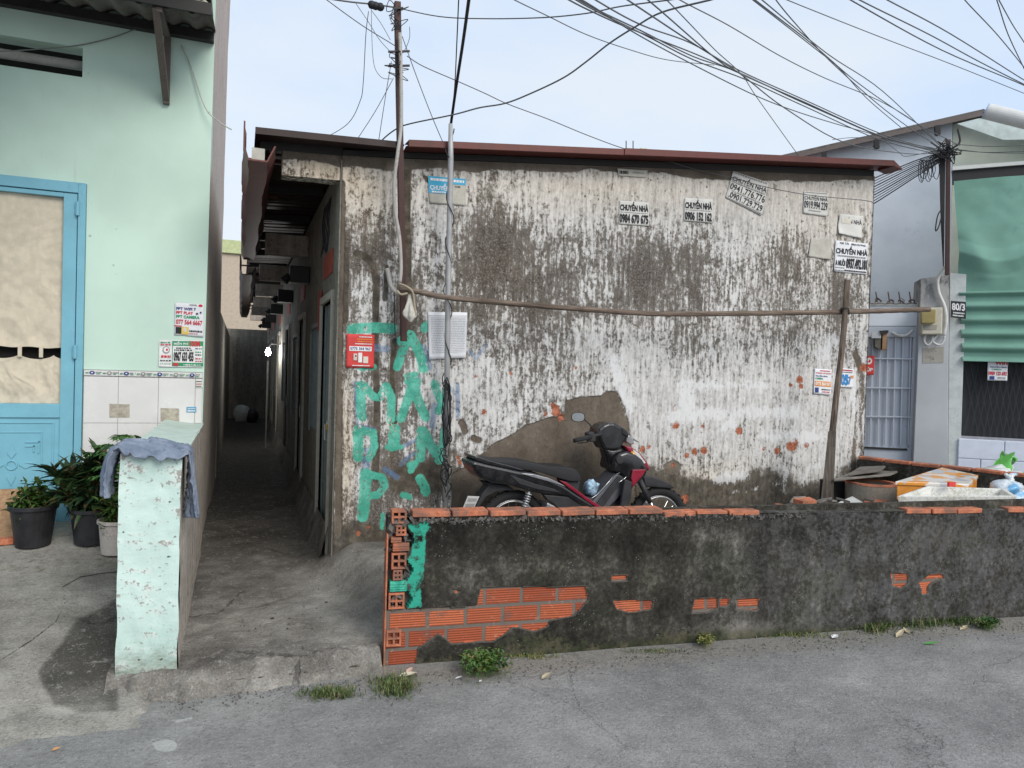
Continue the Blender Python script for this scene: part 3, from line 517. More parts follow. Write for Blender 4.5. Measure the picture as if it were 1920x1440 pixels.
fl.hexa([(5.762,5.11,3.655),(5.87,5.11,3.635),(5.87,5.3,3.635),(5.762,5.3,3.655),(5.762,5.11,3.709),(5.87,5.11,3.645),(5.87,5.3,3.645),(5.762,5.3,3.709)])
fl.build('eave_flashing',M_BROOF,bld,bevel=.002)
fl=MB(); fl.hexa([(.06,5.10,3.13),(1.05,5.10,3.17),(1.05,5.115,3.17),(.06,5.115,3.13),(.06,5.10,3.175),(1.05,5.10,3.215),(1.05,5.115,3.215),(.06,5.115,3.175)]); fl.build('eave_flashing',M_DROOF,bld)
# timber purlins under the roof
for y in np.arange(5.32,19,1.3): MB().hexa([(.1,y,3.09),(.66,y,3.12),(.66,y+.06,3.12),(.1,y+.06,3.09),(.1,y,3.15),(.66,y,3.18),(.66,y+.06,3.18),(.1,y+.06,3.15)]).build('purlin',M_DARKMETAL,bld)
# dark soffit strip closes the gap between wall and sheet
MB().hexa([(BX0,5.30,3.12),(BX1,5.30,3.60),(BX1,5.45,3.60),(BX0,5.45,3.12),(BX0,5.30,3.16),(BX1,5.30,3.66),(BX1,5.45,3.66),(BX0,5.45,3.16)]).build('wall_plate',M_DARKMETAL,bld)
# --- gutter hung along the alley eave, in two lengths
def gutter(y0,y1,z,x0,sag):
    mb=MB(); prof=[(0,.16),(.0,.0),(.03,-.09),(.15,-.09),(.2,.02),(.19,.02),(.145,-.08),(.035,-.08),(.01,.0),(.01,.155)]
    n=int((y1-y0)/.12); vs=[]
    for i in range(n+1):
        y=lerp(y0,y1,i/n); w_=.008*math.sin(y*5)+.003*math.sin(y*23+1); s=sag*math.sin(PI*i/n)
        for a,b in prof: vs.append((x0+a*(1)+w_,y,z+b-s))
    k=len(prof); mb.add(vs,[(i*k+j,i*k+(j+1)%k,(i+1)*k+(j+1)%k,(i+1)*k+j) for i in range(n) for j in range(k)]+[tuple(range(k))])
    for y in np.arange(y0+.8,y1,1.2): mb.box(x0+.01,x0+.3,y,y+.02,z+.12,z+.14)
    mb.build('gutter',M_BROOF if y0<6 else M_DROOF,bld)
gutter(4.95,9.7,3.0,-.012,.03); gutter(9.95,19.3,2.84,-.03,.1)
MB().box(.04,.12,4.97,4.98,2.92,3.0).build('gutter_end_plate',M_OLDP,bld)
# --- alley side: wall with openings, beams, doors, plaques. One room every 2.55 m
side=MB(); UY=2.55; Y0=5.5; XW=BX0
units=[Y0+UY*i for i in range(6)]
DW,DH,WH0,WH1=.78,2.02,1.0,1.95
zf=.1
prev=5.5
for y in units:
    a=y+.12; side.box(XW,XW+.12,y,a,zf-.2,3.1); side.box(XW,XW+.12,a,a+DW,DH+zf,3.1)   # pier, over door
    b=a+DW+.22; side.box(XW,XW+.12,a+DW,b,zf-.2,3.1)
    side.box(XW,XW+.12,b,b+.7,zf-.2,WH0); side.box(XW,XW+.12,b,b+.7,WH1,3.1); side.box(XW,XW+.12,b+.7,y+UY,zf-.2,3.1)
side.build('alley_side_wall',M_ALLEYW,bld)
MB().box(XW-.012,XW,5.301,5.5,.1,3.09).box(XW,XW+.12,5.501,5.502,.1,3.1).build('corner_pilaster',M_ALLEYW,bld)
bm=MB()
for y in units[1:]+[units[-1]+UY-.2]: bm.box(.22,XW,y-.06,y+.06,2.78,3.0)
for i,y in enumerate(units[1:]+[units[-1]+UY-.2]): MB().box(.22,XW,y-.06,y+.06,2.76,2.98).build('eave_beam',M_SIDE,bld,bevel=.006)
M_DOORG=plain((.2,.24,.23),.6,.1,var=.2,dirt=.25); M_DOORW=plain((.4,.37,.31),.8,var=.15,dirt=.25)
for i,y in enumerate(units):
    a=y+.12
    fr=MB().box(XW-.025,XW+.05,a-.05,a+.0,zf,DH+zf).box(XW-.025,XW+.05,a+DW,a+DW+.05,zf,DH+zf).box(XW-.025,XW+.05,a-.05,a+DW+.05,DH+zf,DH+zf+.06).build('door_frame',M_DOORW,bld,bevel=.004)
    dm=MB().box(XW+.03,XW+.06,a+.004,a+DW-.004,zf+.01,DH+zf-.004)
    for k in range(1,4): dm.box(XW+.02,XW+.03,a+.03,a+DW-.03,zf+.02+k*.48,zf+.06+k*.48)
    for k in range(2): dm.box(XW+.018,XW+.028,a+.0+k*(DW-.06),a+.06+k*(DW-.06),zf+.01,DH+zf-.01)
    d=dm.build('door',M_DOORG,bld)
    MB().tube([(XW-.005,a+.1,1.02),(XW-.03,a+.1,1.02),(XW-.03,a+.1,1.14),(XW-.005,a+.1,1.14)],.008).build('handle',M_GREYPIPE,d)
    b=a+DW+.22
    wm=MB().box(XW+.05,XW+.06,b,b+.7,WH0,WH1)
    wo_=wm.build('window',m_glassy((.06,.075,.07),.25),bld); g=MB()
    for k in range(6): g.box(XW+.0,XW+.012,b+.03+k*.125,b+.045+k*.125,WH0,WH1)
    g.box(XW-.015,XW+.05,b-.04,b,WH0-.04,WH1+.04).box(XW-.015,XW+.05,b+.7,b+.74,WH0-.04,WH1+.04).box(XW-.015,XW+.05,b-.04,b+.74,WH1,WH1+.04)
    g.build('frame',M_DOORG,wo_)
    MB().box(XW-.01,XW,a+.1,a+.72,2.33-i*.0,2.52).build('red_plaque',plain((.33,.06,.035),.7,dirt=.3),bld,bevel=.004)
    if i<5:
        MB().box(XW-.2,XW-.001,y+UY-.35,y+UY-.15,2.45,2.62).tube([(XW-.2,y+UY-.25,2.53),(XW-.26,y+UY-.25,2.46)],[.03,.05]).build('wall_lamp_box',M_DARKMETAL,bld,bevel=.01)
# hasp and padlock on the first door post
MB().obox((XW-.03,5.60,1.13),(.012,0,0),(0,.022,0),(0,0,.025)).build('padlock',plain((.35,.25,.08),.4,.7),bld,bevel=.004)
MB().torus((XW-.03,5.60,1.16),(1,0,0),.016,.004,16,6,a0=0,a1=2*PI).build('padlock_shackle',M_GREYPIPE,bld,smooth=True)
# red/white upright beside the first door, wires hanging above it
MB().box(XW-.03,XW-.012,6.42,6.52,1.9,2.25).build('red_charm',plain((.3,.05,.04),.7),bld)
wb=MB()
for k in range(9): 
    y=5.9+.06*k+random.uniform(-.03,.03); wb.tube(curve([(XW-.01,y,2.95),(XW-.03,y+random.uniform(-.1,.1),2.8),(XW-.02,y+random.uniform(-.1,.1),2.66),(XW-.03,y,2.55+random.uniform(-.05,.1))]),.005,5)
wb.build('hanging_wires',M_CABLE,bld)
# rough render foot of the side wall and a gas-bottle-like mound of mortar at the first jamb
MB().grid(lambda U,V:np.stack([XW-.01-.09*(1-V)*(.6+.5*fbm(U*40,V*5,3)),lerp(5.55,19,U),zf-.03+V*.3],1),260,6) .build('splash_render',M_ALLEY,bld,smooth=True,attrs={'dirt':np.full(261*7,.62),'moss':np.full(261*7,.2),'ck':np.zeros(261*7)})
# alley lamp
lp=thing('alley_lamp','small bare lamp glowing white on the wall deep inside the dark alley','lamp',(.45,13.2,1.78))
MB().tube([(.66,13.2,1.95),(.5,13.2,1.95),(.45,13.2,1.88)],.012).build('lamp_arm',M_DARKMETAL,lp)
MB().lathe([(0,-.06),(.035,-.05),(.045,0),(.03,.05),(.015,.08),(0,.085)],(.45,13.2,1.8),16).build('bulb',m_emit((1,.98,.92),60),lp,smooth=True)
pl=bpy.data.lights.new('lamp_light','POINT'); pl.energy=9; pl.shadow_soft_size=.05; plo=bpy.data.objects.new('lamp_light',pl); S.collection.objects.link(plo); plo.location=(0,-.12,-.0); plo.parent=lp
MB().tube([(.44,13.0,.15),(.44,13.0,1.65)],.012).build('lamp_streak_pipe',plain((.75,.75,.72),.3),lp)  # pale pipe stands in for the glowing streak below the lamp
# end of the alley: far cross wall and clutter
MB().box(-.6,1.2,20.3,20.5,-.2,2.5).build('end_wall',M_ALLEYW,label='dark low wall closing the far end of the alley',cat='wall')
fb=thing('far_house','pale beige house wall with yellow green band seen past the alley','house',(-1,24,0))
MB().box(-3.5,.9,24,24.3,-.2,5.0).build('wall',plain((.5,.42,.33),.9,var=.1,dirt=.1),fb); MB().box(-3.6,1.0,23.9,24.3,5.0,5.4).build('cornice',plain((.5,.55,.3),.9),fb)
sc=thing('parked_scooter_cover','heap of pale plastic sacks on the floor deep in the alley','sacks',(.1,19.2,.1))
def lump(c,r,seed,n=20,m=14,amp=.25):
    mb=MB()
    def fn(U,V):
        a=U*2*PI;b=(V-.5)*PI; X=np.cos(a)*np.cos(b);Y=np.sin(a)*np.cos(b);Z=np.sin(b)
        k=1+amp*(fbm(X*1.5+seed+9,Y*1.5+Z*2+9,4,seed)-.5)*2
        return np.stack([c[0]+r[0]*X*k,c[1]+r[1]*Y*k,c[2]+r[2]*Z*k],1)
    mb.grid(fn,n,m); return mb
sc.name='sack_heap'; ORG['sack_heap']=np.array((.1,19.2,.1))
lump((.05,19.2,.32),(.2,.2,.25),1).build('sack',M_WHITEF,sc,smooth=True); lump((.32,19.0,.28),(.14,.18,.18),3).build('sack',M_DARKMETAL,sc,smooth=True)
# ================================================================ LOW STREET WALL
A0=np.array([.753,3.773,0]); B0=np.array([5.146,3.345,0]); du=(B0-A0)/np.linalg.norm(B0-A0); dn=np.array([du[1],-du[0],0]); LW=6.0
lw=thing('low_street_wall','black mouldy plastered low wall along the street with exposed orange hollow bricks','wall',A0)
def lwtop(u): return .83-.0145*u
def lowwall():
    mb=MB()
    def fn(U,V):
        u=U*LW; z=V*(lwtop(u)-.028)-.0; P=A0+du*u[:,None]+np.array([0,0,1.])*z[:,None]
        return P
    nu,nv=620,100; mb.grid(fn,nu,nv); V=np.array(mb.v); px,py=pix(V); u=(V-A0)@du; z=V[:,2]
    PB=[[(700,1143),(740,1141),(790,1143),(812,1140),(862,1140),(895,1136),(902,1104),(960,1101),(1036,1102),(1098,1099),(1103,1126),(1078,1153),(1030,1164),(1028,1174),(1003,1184),(975,1178),(962,1176),(945,1190),(926,1203),(900,1204),(878,1205),(848,1208),(823,1189),(800,1205),(784,1216),(779,1250),(700,1262)],
        [(1148,1079),(1175,1078),(1176,1089),(1147,1090)],[(1150,1127),(1190,1126),(1226,1127),(1222,1142),(1180,1149),(1158,1142)],[(1304,1125),(1318,1122),(1345,1122),(1346,1140),(1325,1148),(1298,1150)],[(1350,1123),(1368,1122),(1366,1134),(1350,1138)],[(1380,1123),(1422,1122),(1423,1140),(1418,1145),(1382,1143)],
        [(1671,1076),(1702,1075),(1703,1094),(1690,1103),(1675,1098)],[(1723,1092),(1745,1077),(1765,1076),(1772,1084),(1748,1092),(1740,1100),(1738,1112),(1729,1114),(1728,1103)],[(850,1107),(856,1104),(862,1110),(855,1113)]]
    brk=sdn(np.maximum.reduce([polysd(px,py,p) for p in PB]),14)
    # tiny loss marks
    grn=sdn(np.maximum.reduce([polysd(px,py,[(745,1142),(744,1090),(752,1060),(770,1040),(775,1000),(762,985),(790,978),(812,975),(810,990),(800,1000),(798,1040),(795,1085),(790,1100),(791,1142)]),strokesd(px,py,[(758,990),(770,1015)],3),polysd(px,py,[(708,1020),(716,1018),(722,1060),(722,1075),(716,1075),(712,1050)])]))
    notch=(u<.118+.02*np.sin(z*40))&(z>.30)
    gray=np.clip((px-1250)/350,0,1)*.9
    D=blobs(px,py,[(1010,1065,230,26,-.2),(870,1100,50,40,-.14),(1360,1010,60,20,-.25),(1310,1000,20,30,-.35),(1770,1010,90,30,-.3),(1560,1100,120,40,-.12),(1560,1120,14,12,.1),(1380,1180,120,20,-.22),(1200,1170,60,30,-.1),(900,1010,120,24,.05),(1500,1000,70,40,.12),(1640,1130,60,30,.12),(1230,1020,100,30,.14),(1450,1130,50,50,.12),(1260,1040,60,60,-.06),(1340,1060,50,30,-.12),(800,1200,40,30,-.08)],.5)+.1*np.clip((975-py)/15,0,1)+.12*(px<1350)+.12*np.clip((1050-py)/60,0,1)
    moss=.75*np.exp(-z/.06)*(.4+.6*(px<1700))+blobs(px,py,[(1000,1200,90,26,.5),(1340,1190,180,22,.35),(850,1000,200,14,.15)])
    V=V+du*0-dn*((brk>.5)*.011)[:,None]-dn*(notch*.06)[:,None]-np.array([0,0,1.])*0
    V=V+dn*((fbm(u*2,z*2,3,3)-.5)*.02)[:,None]
    mb.v=[tuple(q) for q in V]; n0=len(V)
    t=.11
    for (ua,ub,za,zb) in ((.0,LW,-.1,.1),): mb.obox(A0+du*(LW/2)-dn*(t/2+.035)+np.array([0,0,.38]),du*(LW/2),dn*(t/2-.035),(0,0,.42))
    ex=len(mb.v)-n0; pad=lambda a,v=0:np.concatenate([a,np.full(ex,v)])
    mb.build('plastered_face',M_LOW,lw,attrs={'u':pad(u),'brk':pad(brk),'grn':pad(grn),'gray':pad(gray),'dirt':pad(D,.5),'moss':pad(moss)})
    # back face and capping
    b=MB()
    def cap(U,V): u=U*LW; q=V*.12; return A0+du*u[:,None]-dn*q[:,None]+np.array([0,0,1.])*(lwtop(u)-.03+.016*(fbm(u*6,q*20,4,8))*np.sin(np.clip(V,0.02,.98)*PI)**.3)[:,None]
    b.grid(cap,400,8); nn=len(b.v); b.build('mortar_capping',M_LOW,lw,attrs={k:np.full(nn,v) for k,v in (('u',0),('brk',0),('grn',0),('gray',.3),('dirt',.42),('moss',.1))})
lowwall()
def brickbox(c,L_,h,d,ax=du): return MB().obox(c,ax*L_/2,dn*d/2,(0,0,h/2))
# coping course of clay bricks laid along the top
u=.13; i=0
while u<5.2:
    L_=.205+random.uniform(-.012,.008)
    vis=1 if u<1.45 else (.95 if u<2.15 else (0 if u<3.1 else .6))
    if vis==1 or random.random()<vis:
        m=MB(); rise=random.uniform(-.004,.003) if u<1.5 else -.011-.004*random.random(); zc=lwtop(u+L_/2)-.013+rise; tilt=random.uniform(-.004,.004); c=A0+du*(u+L_/2)-dn*(.05-.004*random.random()-.002)+np.array([0,0,zc])
        m.obox(c+dn*random.uniform(-.006,.004),du*L_/2+np.array([0,0,tilt]),dn*.054,(0,0,.0155))
        m.build('coping_brick',M_BRICK,lw,bevel=.004,seg=1)
    u+=L_+.012; i+=1
# mortar crumbs under the coping
cr=MB()
for k in range(620):
    u=random.uniform(.12,2.6); r=random.uniform(.002,.0095); c=A0+du*u+dn*random.uniform(-.004,.004)+np.array([0,0,lwtop(u)-.036-abs(random.gauss(0,.012))]); a=[np.array([random.gauss(0,1) for _ in range(3)]) for _ in range(3)]; a=[q/np.linalg.norm(q)*r for q in a]; cr.obox(c,*a)
cr.build('mortar_crumbs',M_MORTAR,lw)
# broken brick ends of the toothed left end: real hollow bricks
def hollow(u0,u1,z0,z1,holes=True,mat=M_BRICK,proud=.0):
    m=MB(); g=.011; P=lambda u,d,z:A0+du*u+dn*d+np.array([0,0,z])
    if holes:
        nu_=2 if (u1-u0)<.07 or True else 3; um=(u0+u1)/2; zm=(z0+z1)/2
        for (a,b,c,d_) in ((u0,u1,z0,z0+g),(u0,u1,z1-g,z1),(u0,u1,zm-g/2,zm+g/2)): m.obox((P(a,0,c)+P(b,0,d_))/2-dn*(.04-proud),du*(b-a)/2,dn*.04,(0,0,(d_-c)/2))
        for a in (u0,um-g/2,u1-g):
            for (c,d_) in ((z0+g,zm-g/2),(zm+g/2,z1-g)): m.obox((P(a,0,c)+P(a+g,0,d_))/2-dn*(.041-proud),du*g/2,dn*.04,(0,0,(d_-c)/2))
        m.obox((P(u0,0,z0)+P(u1,0,z1))/2-dn*.07,du*(u1-u0)/2*.95,dn*.004,(0,0,(z1-z0)/2*.95),1)
    else:
        m.obox((P(u0,0,z0)+P(u1,0,z1))/2-dn*(.045-proud),du*(u1-u0)/2,dn*.045,(0,0,(z1-z0)/2))
        k=z0+.012
        while k<z1-.008: m.obox((P(u0,0,k)+P(u1,0,k+.006))/2+dn*(proud+.0005),du*(u1-u0)/2*.96,dn*.003,(0,0,.003)); k+=.0132
    m.build('hollow_brick',[mat,M_HOLE],lw,bevel=.0015,seg=1)
M_GRNB=plain((.045,.4,.28),.8,var=.3,sc=30,dirt=.25,dcol=(.4,.15,.08))
for a in ((.02,.10,.765,.835,True),(.045,.10,.70,.757,True),(.03,.118,.617,.66,False),(.02,.075,.664,.69,False),(.025,.105,.52,.607,True),(.035,.085,.46,.515,True),(.02,.11,.40,.455,False,M_GRNB),(.015,.10,.305,.392,True)): hollow(*a)
hollow(.008,.088,.105,.19,True,proud=.004)
jm=MB()
for k in range(60):
    z=random.uniform(.3,.82); r=random.uniform(.008,.02); a=[np.array([random.gauss(0,1) for _ in range(3)]) for _ in range(3)]; a=[q/np.linalg.norm(q)*r for q in a]; jm.obox(A0+du*random.uniform(.01,.12)-dn*random.uniform(.012,.05)+np.array([0,0,z]),*a)
jm.obox(A0+du*.07-dn*.09+np.array([0,0,.42]),du*.065,dn*.03,(0,0,.38))
jm.build('broken_mortar',M_MORTAR,lw)
# end return seen from the alley: long thin clay strip
MB().obox(A0+du*.001-dn*.055+np.array([0,0,.35]),du*.004,dn*.055,(0,0,.36)).build('end_face',M_BRICK,lw)
# back yard wall at right (low brick kerb wall running to the shed corner)
P1=np.array([5.62,5.25,0]); P2=np.array([6.12,3.9,0]); P3=np.array([6.6,3.0,0])
yw=thing('yard_return_wall','low dark brick wall with red top edge running right from the shed corner','wall',P1)
for a,b in ((P1,P2),(P2,P3)):
    m=MB().bar(a+[0,0,.43],b+[0,0,.43],.1,.84); m.build('wall_body',M_LOW,yw,attrs={k:np.full(8,v) for k,v in (('u',0),('brk',0),('grn',0),('gray',.2),('dirt',.5),('moss',.1))})
    n=int(np.linalg.norm(b-a)/.21)
    for k in range(n):
        p=a+(b-a)*(k+.04)/n; q=a+(b-a)*(k+.96)/n; MB().bar(p+[0,0,.865+random.uniform(-.004,.004)],q+[0,0,.865],.105,.028).build('coping_brick',M_BRICK,yw,bevel=.004,seg=1)
# ================================================================ LEFT MINT HOUSE
HY=6.0
def Z(px_,py_,Y=HY): return float(ony(px_,py_,Y)[2])
def X(px_,py_,Y=HY): return float(ony(px_,py_,Y)[0])
hs=thing('mint_house','mint green house with blue metal door, tiled dado and a dark corrugated awning','house',(-.26,HY,.3))
xd=-1.07; zd=Z(158,345); zvb=Z(155,145); zvt=Z(155,90); xv=X(155,110)
w_=MB(); T=.16
def wb_(x0,x1,z0,z1,step=True): w_.box(x0,x1,HY,HY+T,z0,z1)
w_.hexa([(xd,HY,.1),(-.272,HY,.1),(-.272,HY+T,.1),(xd,HY+T,.1),(xd,HY,4.6),(-.232,HY,4.6),(-.232,HY+T,4.6),(xd,HY+T,4.6)]); wb_(-3.0,xd,zd,zvb); wb_(xv,xd,zvb,zvt); wb_(-3.0,xd,zvt,4.6); wb_(-7,-3.0,.1,4.6)
w_.build('front_wall',M_MINT,hs)
MB().box(-3,xv-.001,HY+.5,HY+.52,zvb-.2,zvt+.2).build('vent_back',M_HOLE,hs)
MB().tube([(-3,HY+.12,(zvb*.42+zvt*.58)),(xv,HY+.12,(zvb*.42+zvt*.58))],.035,12).build('vent_pipe',M_PVC,hs,smooth=True)
# tall flank wall facing the alley
def flank():
    mb=MB()
    def fn(U,V):
        y=lerp(HY-.0,10.0,U); z=lerp(-.1,8.2,V); return np.stack([-.2715+.04*np.clip((z-.1)/4.5,0,1.1)+(fbm(y*.9,z*.9,3,31)-.5)*.05*np.clip((y-HY)*4,0,1)+.03*np.exp(-((y-7.6)/.8)**2-((z-1.4)/1)**2),y,z],1)
    mb.grid(fn,60,80); mb.box(-.5,-.29,HY+.17,9.98,-.1,8.15); mb.box(-.5,-.262,9.9,10,-.1,8.1); mb.box(-3.5,-.236,HY+.01,HY+.15,4.61,8.15)
    mb.build('flank_wall',M_FLANK,hs)
flank()
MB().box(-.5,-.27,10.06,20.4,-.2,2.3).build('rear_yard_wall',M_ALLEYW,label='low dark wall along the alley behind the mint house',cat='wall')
# awning
aw=MB()
def awn(U,V): 
    x=lerp(-6.5,-.23,U); y=lerp(5.38,6.0,V); return np.stack([x,y,lerp(3.98,4.13,V)+.018*np.sin(x*2*PI/.16)],1)
aw.grid(awn,640,2); V_=list(aw.v); F_=list(aw.f); aw.add([(a,b,c+.012) for a,b,c in V_],[q[::-1] for q in F_]); aw.build('awning_sheet',M_CORR,hs)
MB().box(-6.5,-.24,5.93,5.99,4.03,4.10).build('awning_beam',M_DARKMETAL,hs); MB().box(-6.5,-.235,5.36,5.385,3.97,4.05).build('awning_fascia',M_DARKMETAL,hs)
M_BRK=plain((.14,.115,.1),.7,dirt=.35)
for xb in (-.56,-3.2):
    MB().box(xb-.022,xb+.022,5.955,5.998,3.52,4.03).bar((xb,5.97,3.55),(xb-.02,5.40,3.97),.045,.045).bar((xb,5.39,3.955),(xb,5.98,4.02),.04,.03).build('awning_bracket',M_BRK,hs,bevel=.003)
# balcony with pierced blocks above
MB().box(-7,-.25,5.36,5.99,4.17,4.25).build('balcony_slab',M_DARKMETAL,hs)
lt=MB()
for k in range(28):
    x=-.27-k*.1; 
    lt.bar((x-.1,5.40,4.06),(x,5.40,4.17),.02,.016).bar((x,5.40,4.06),(x-.1,5.40,4.17),.02,.016)
lt.box(-3,-.26,5.385,5.42,4.052,4.064); lt.build('pierced_screen',plain((.5,.48,.4),.7,dirt=.3),hs)
MB().box(-7,-1.2,3.2,5.99,4.42,4.8).box(-1.2,-.7,3.6,5.99,4.42,4.8).box(-.7,-.25,4.6,5.99,4.45,4.8).build('added_shade_slab',M_MINT,hs)  # unseen slabs added above the awning to shade the upper left wall
# tile dado
zt=Z(148,692); zb=Z(148,704); tl=MB(); M_TILE=plain((.7,.69,.67),.22,var=.05,sc=2.5,spec=.5,dirt=.02,dcol=(.4,.38,.33))
xs=[xd+.004,X(222,740),X(297,740),X(366,740),-.268]; zs=[zb-.003,Z(148,793),Z(148,886),.3]
for i in range(4):
    for j in range(3): tl.box(xs[i]+.0015,xs[i+1]-.0015,HY-.012,HY-.001,zs[j+1]+.0015,zs[j]-.0015)
tl.build('tile_dado',M_TILE,hs,bevel=.0015,seg=1)
MB().box(xd+.002,-.268,HY-.006,HY+.01,.3,zt).build('tile_grout',plain((.4,.38,.35),.9),hs)
bd=MB(); 
for i in range(4): bd.box(xs[i]+.001,xs[i+1]-.001,HY-.014,HY-.002,zb,zt)
bdo=bd.build('tile_border',M_TILE,hs,bevel=.001,seg=1)
fm=MB(); C=[(xs[0],HY-.0145,zt),(-.268,HY-.0145,zt),(-.268,HY-.0145,zb),(xs[0],HY-.0145,zb)]
it=[('#rect',0,0,1,.09,'s'),('#rect',0,.91,1,1,'s')]
for k in range(7):
    u=.045+k*.14; it+= [('#disc',u,.22,u+.045,.8,'n' if k%2==0 else 's'),('#disc',u+.014,.4,u+.03,.6,'w'),('~',u+.05,.35,u+.1,.5,'s'),('~',u+.055,.6,u+.09,.72,'g'),('~',u-.03,.45,u-.005,.62,'g')]
lay(fm,C,FRONT,it,off=.0008); fm.build('flower_pattern',[INK[q] for q in IK],bdo)
for a,b,c,d in ((205,757,243,783),(301,765,336,790)):
    mb=MB(); P=[ony(a,b,HY-.014),ony(c,b+1,HY-.014),ony(c,d,HY-.014),ony(a,d,HY-.014)]; mb.prism(P,(0,.001,0)); mb.build('glue_mark',plain((.42,.38,.31),.9,var=.25,sc=40),hs)
# ---- door
M_CURT=plain((.62,.55,.43),.9,var=.09,sc=14,bump=.25)
dr=MB(); xo=xd; xi=X(143,600)
zfl=.34
MB().box(xi+.003,xo-.002,HY-.03,HY+.05,zfl,zd).box(-2.95,xi+.003,HY-.03,HY+.05,zd-.075,zd).build('door_frame',M_BLUE,hs,bevel=.003)
xg=X(117,560); zg1=Z(60,364); zg0=Z(110,757); zr0=Z(110,783)
leaf=MB().box(xg,xi-.004,HY-.018,HY+.02,zfl+.02,zd-.08).box(-1.95,xg,HY-.018,HY+.02,zg1,zd-.08).box(-1.95,xg,HY-.018,HY+.02,zr0,zg0).box(-1.95,xg,HY-.018,HY+.02,zfl+.02,zfl+.1).box(-2.0,-1.95,HY-.018,HY+.02,zfl+.02,zd-.08).build('door_leaf',M_BLUE,hs,bevel=.003)
MB().box(-2.94,-2.003,HY-.018,HY+.02,zfl+.02,zd-.08).build('door_leaf',M_BLUE,hs,bevel=.003)
pn=MB().box(-1.95,xg,HY-.004,HY+.015,zfl+.1,zr0)
cx=(X(48,850)); 
def ring(x0,x1,z0,z1,w,d): 
    for a in ((x0,x1,z1-w,z1),(x0,x1,z0,z0+w),(x0,x0+w,z0+w,z1-w),(x1-w,x1,z0+w,z1-w)): pn.box(a[0],a[1],HY-.004-d,HY-.004,a[2],a[3])
cx=X(22,875); hw=xg-.035-cx
ring(cx-hw,cx+hw,zfl+.13,zr0-.03,.012,.006); ring(cx-hw+.07,cx+hw-.07,zfl+.2,zr0-.1,.01,.005)
cz=Z(22,872); 
for k in range(4):
    a=k*PI/2; d=np.array([math.cos(a),0,math.sin(a)]); n_=np.array([-d[2],0,d[0]]); c=np.array([cx,HY-.004,cz])
    pn.prism([c+d*.045,c+d*.085+n_*.028,c+d*.15,c+d*.085-n_*.028],(0,-.007,0))
pn.torus((cx,HY-.006,cz),(0,1,0),.032,.007,20,6)
for sx in(-1,1):
    for sz in (-1,1):
        x0=cx+sx*.17;z0=cz+sz*.17
        for a in ((0,0,.09,.012),(0,0,.012,.09),(.03,.03,.06,.012),(.03,.03,.012,.05)): 
            xa,xb_=sorted((x0-sx*a[0],x0-sx*(a[0]+a[2]))); za,zb_=sorted((z0-sz*a[1],z0-sz*(a[1]+a[3]))); pn.box(xa,xb_,HY-.010,HY-.0035,za,zb_)
pn.build('embossed_panel',M_BLUE,leaf,bevel=.002)
for py_ in (393,660): 
    z=Z(147,py_); MB().tube([(xi+.002,HY-.035,z-.05),(xi+.002,HY-.035,z+.05)],.013,12).box(xi-.015,xi+.004,HY-.036,HY-.019,z-.04,z+.04).build('hinge',M_BLUE,hs,bevel=.002)
zt1=Z(60,651); zt2=Z(60,667)
MB().box(-2.9,xg+.02,HY+.1,HY+.12,zg0-.1,zg1+.1).build('dark_interior',M_HOLE,hs)
def cur(z0f,z1f,amp,sd_):
    mb=MB()
    def fn(U,V):
        x=lerp(-1.95,xg,U); zt_=z1f(x); zb_=z0f(x); z=lerp(zb_,zt_,V); y=HY+.015+amp*(np.abs(fbm(x*5+fbm(x*3,z*3,2,sd_)*2,z*4,4,sd_)-.5)*2)+amp*.3*fbm(x*26,z*5,3,sd_+3)
        return np.stack([x,y,z],1)
    mb.grid(fn,110,110); return mb
cur(lambda x:x*0+zt1+.004*np.sin(x*30),lambda x:x*0+zg1,.022,41).build('upper_curtain',M_CURT,leaf,smooth=True)
def scal(x): 
    t=((X(34,660)-x)/.21); f=np.abs(np.sin(t*PI)); return zt2-.035*f**.6+.012
cur(lambda x:x*0+zg0,scal,.04,47).build('lower_curtain',M_CURT,leaf,smooth=True)
st=MB()
for p in (36,76,118): x=X(p,660); st.box(x-.012,x+.012,HY+.012,HY+.02,zt2-.01,zt1+.01)
st.build('curtain_loop',M_CURT,leaf)
MB().box(-2.95,xo+.02,HY-.2,HY-.001,.2,zfl).build('doorstep',plain((.45,.42,.36),.7,dirt=.2),hs,bevel=.005)
MB().tube(curve([ony(340,85,HY-.01),ony(358,125,HY-.015),ony(384,200,HY-.05),ony(410,228,HY-.1),ony(434,243,HY-.14)]),.0045,6).build('loose_cable',plain((.45,.44,.38),.6),smooth=True,label='thin pale cable curling down the mint wall and sticking out past its corner',cat='cable',group='overhead cables')
MB().tube(curve([ony(-30,98,HY-.012),ony(60,93,HY-.012),ony(140,86,HY-.015),ony(205,72,HY-.02),ony(256,54,HY-.03)]),.004,6).build('loose_cable',plain((.2,.22,.2),.6),smooth=True,label='thin dark cable sagging across the vent opening under the awning',cat='cable',group='overhead cables')
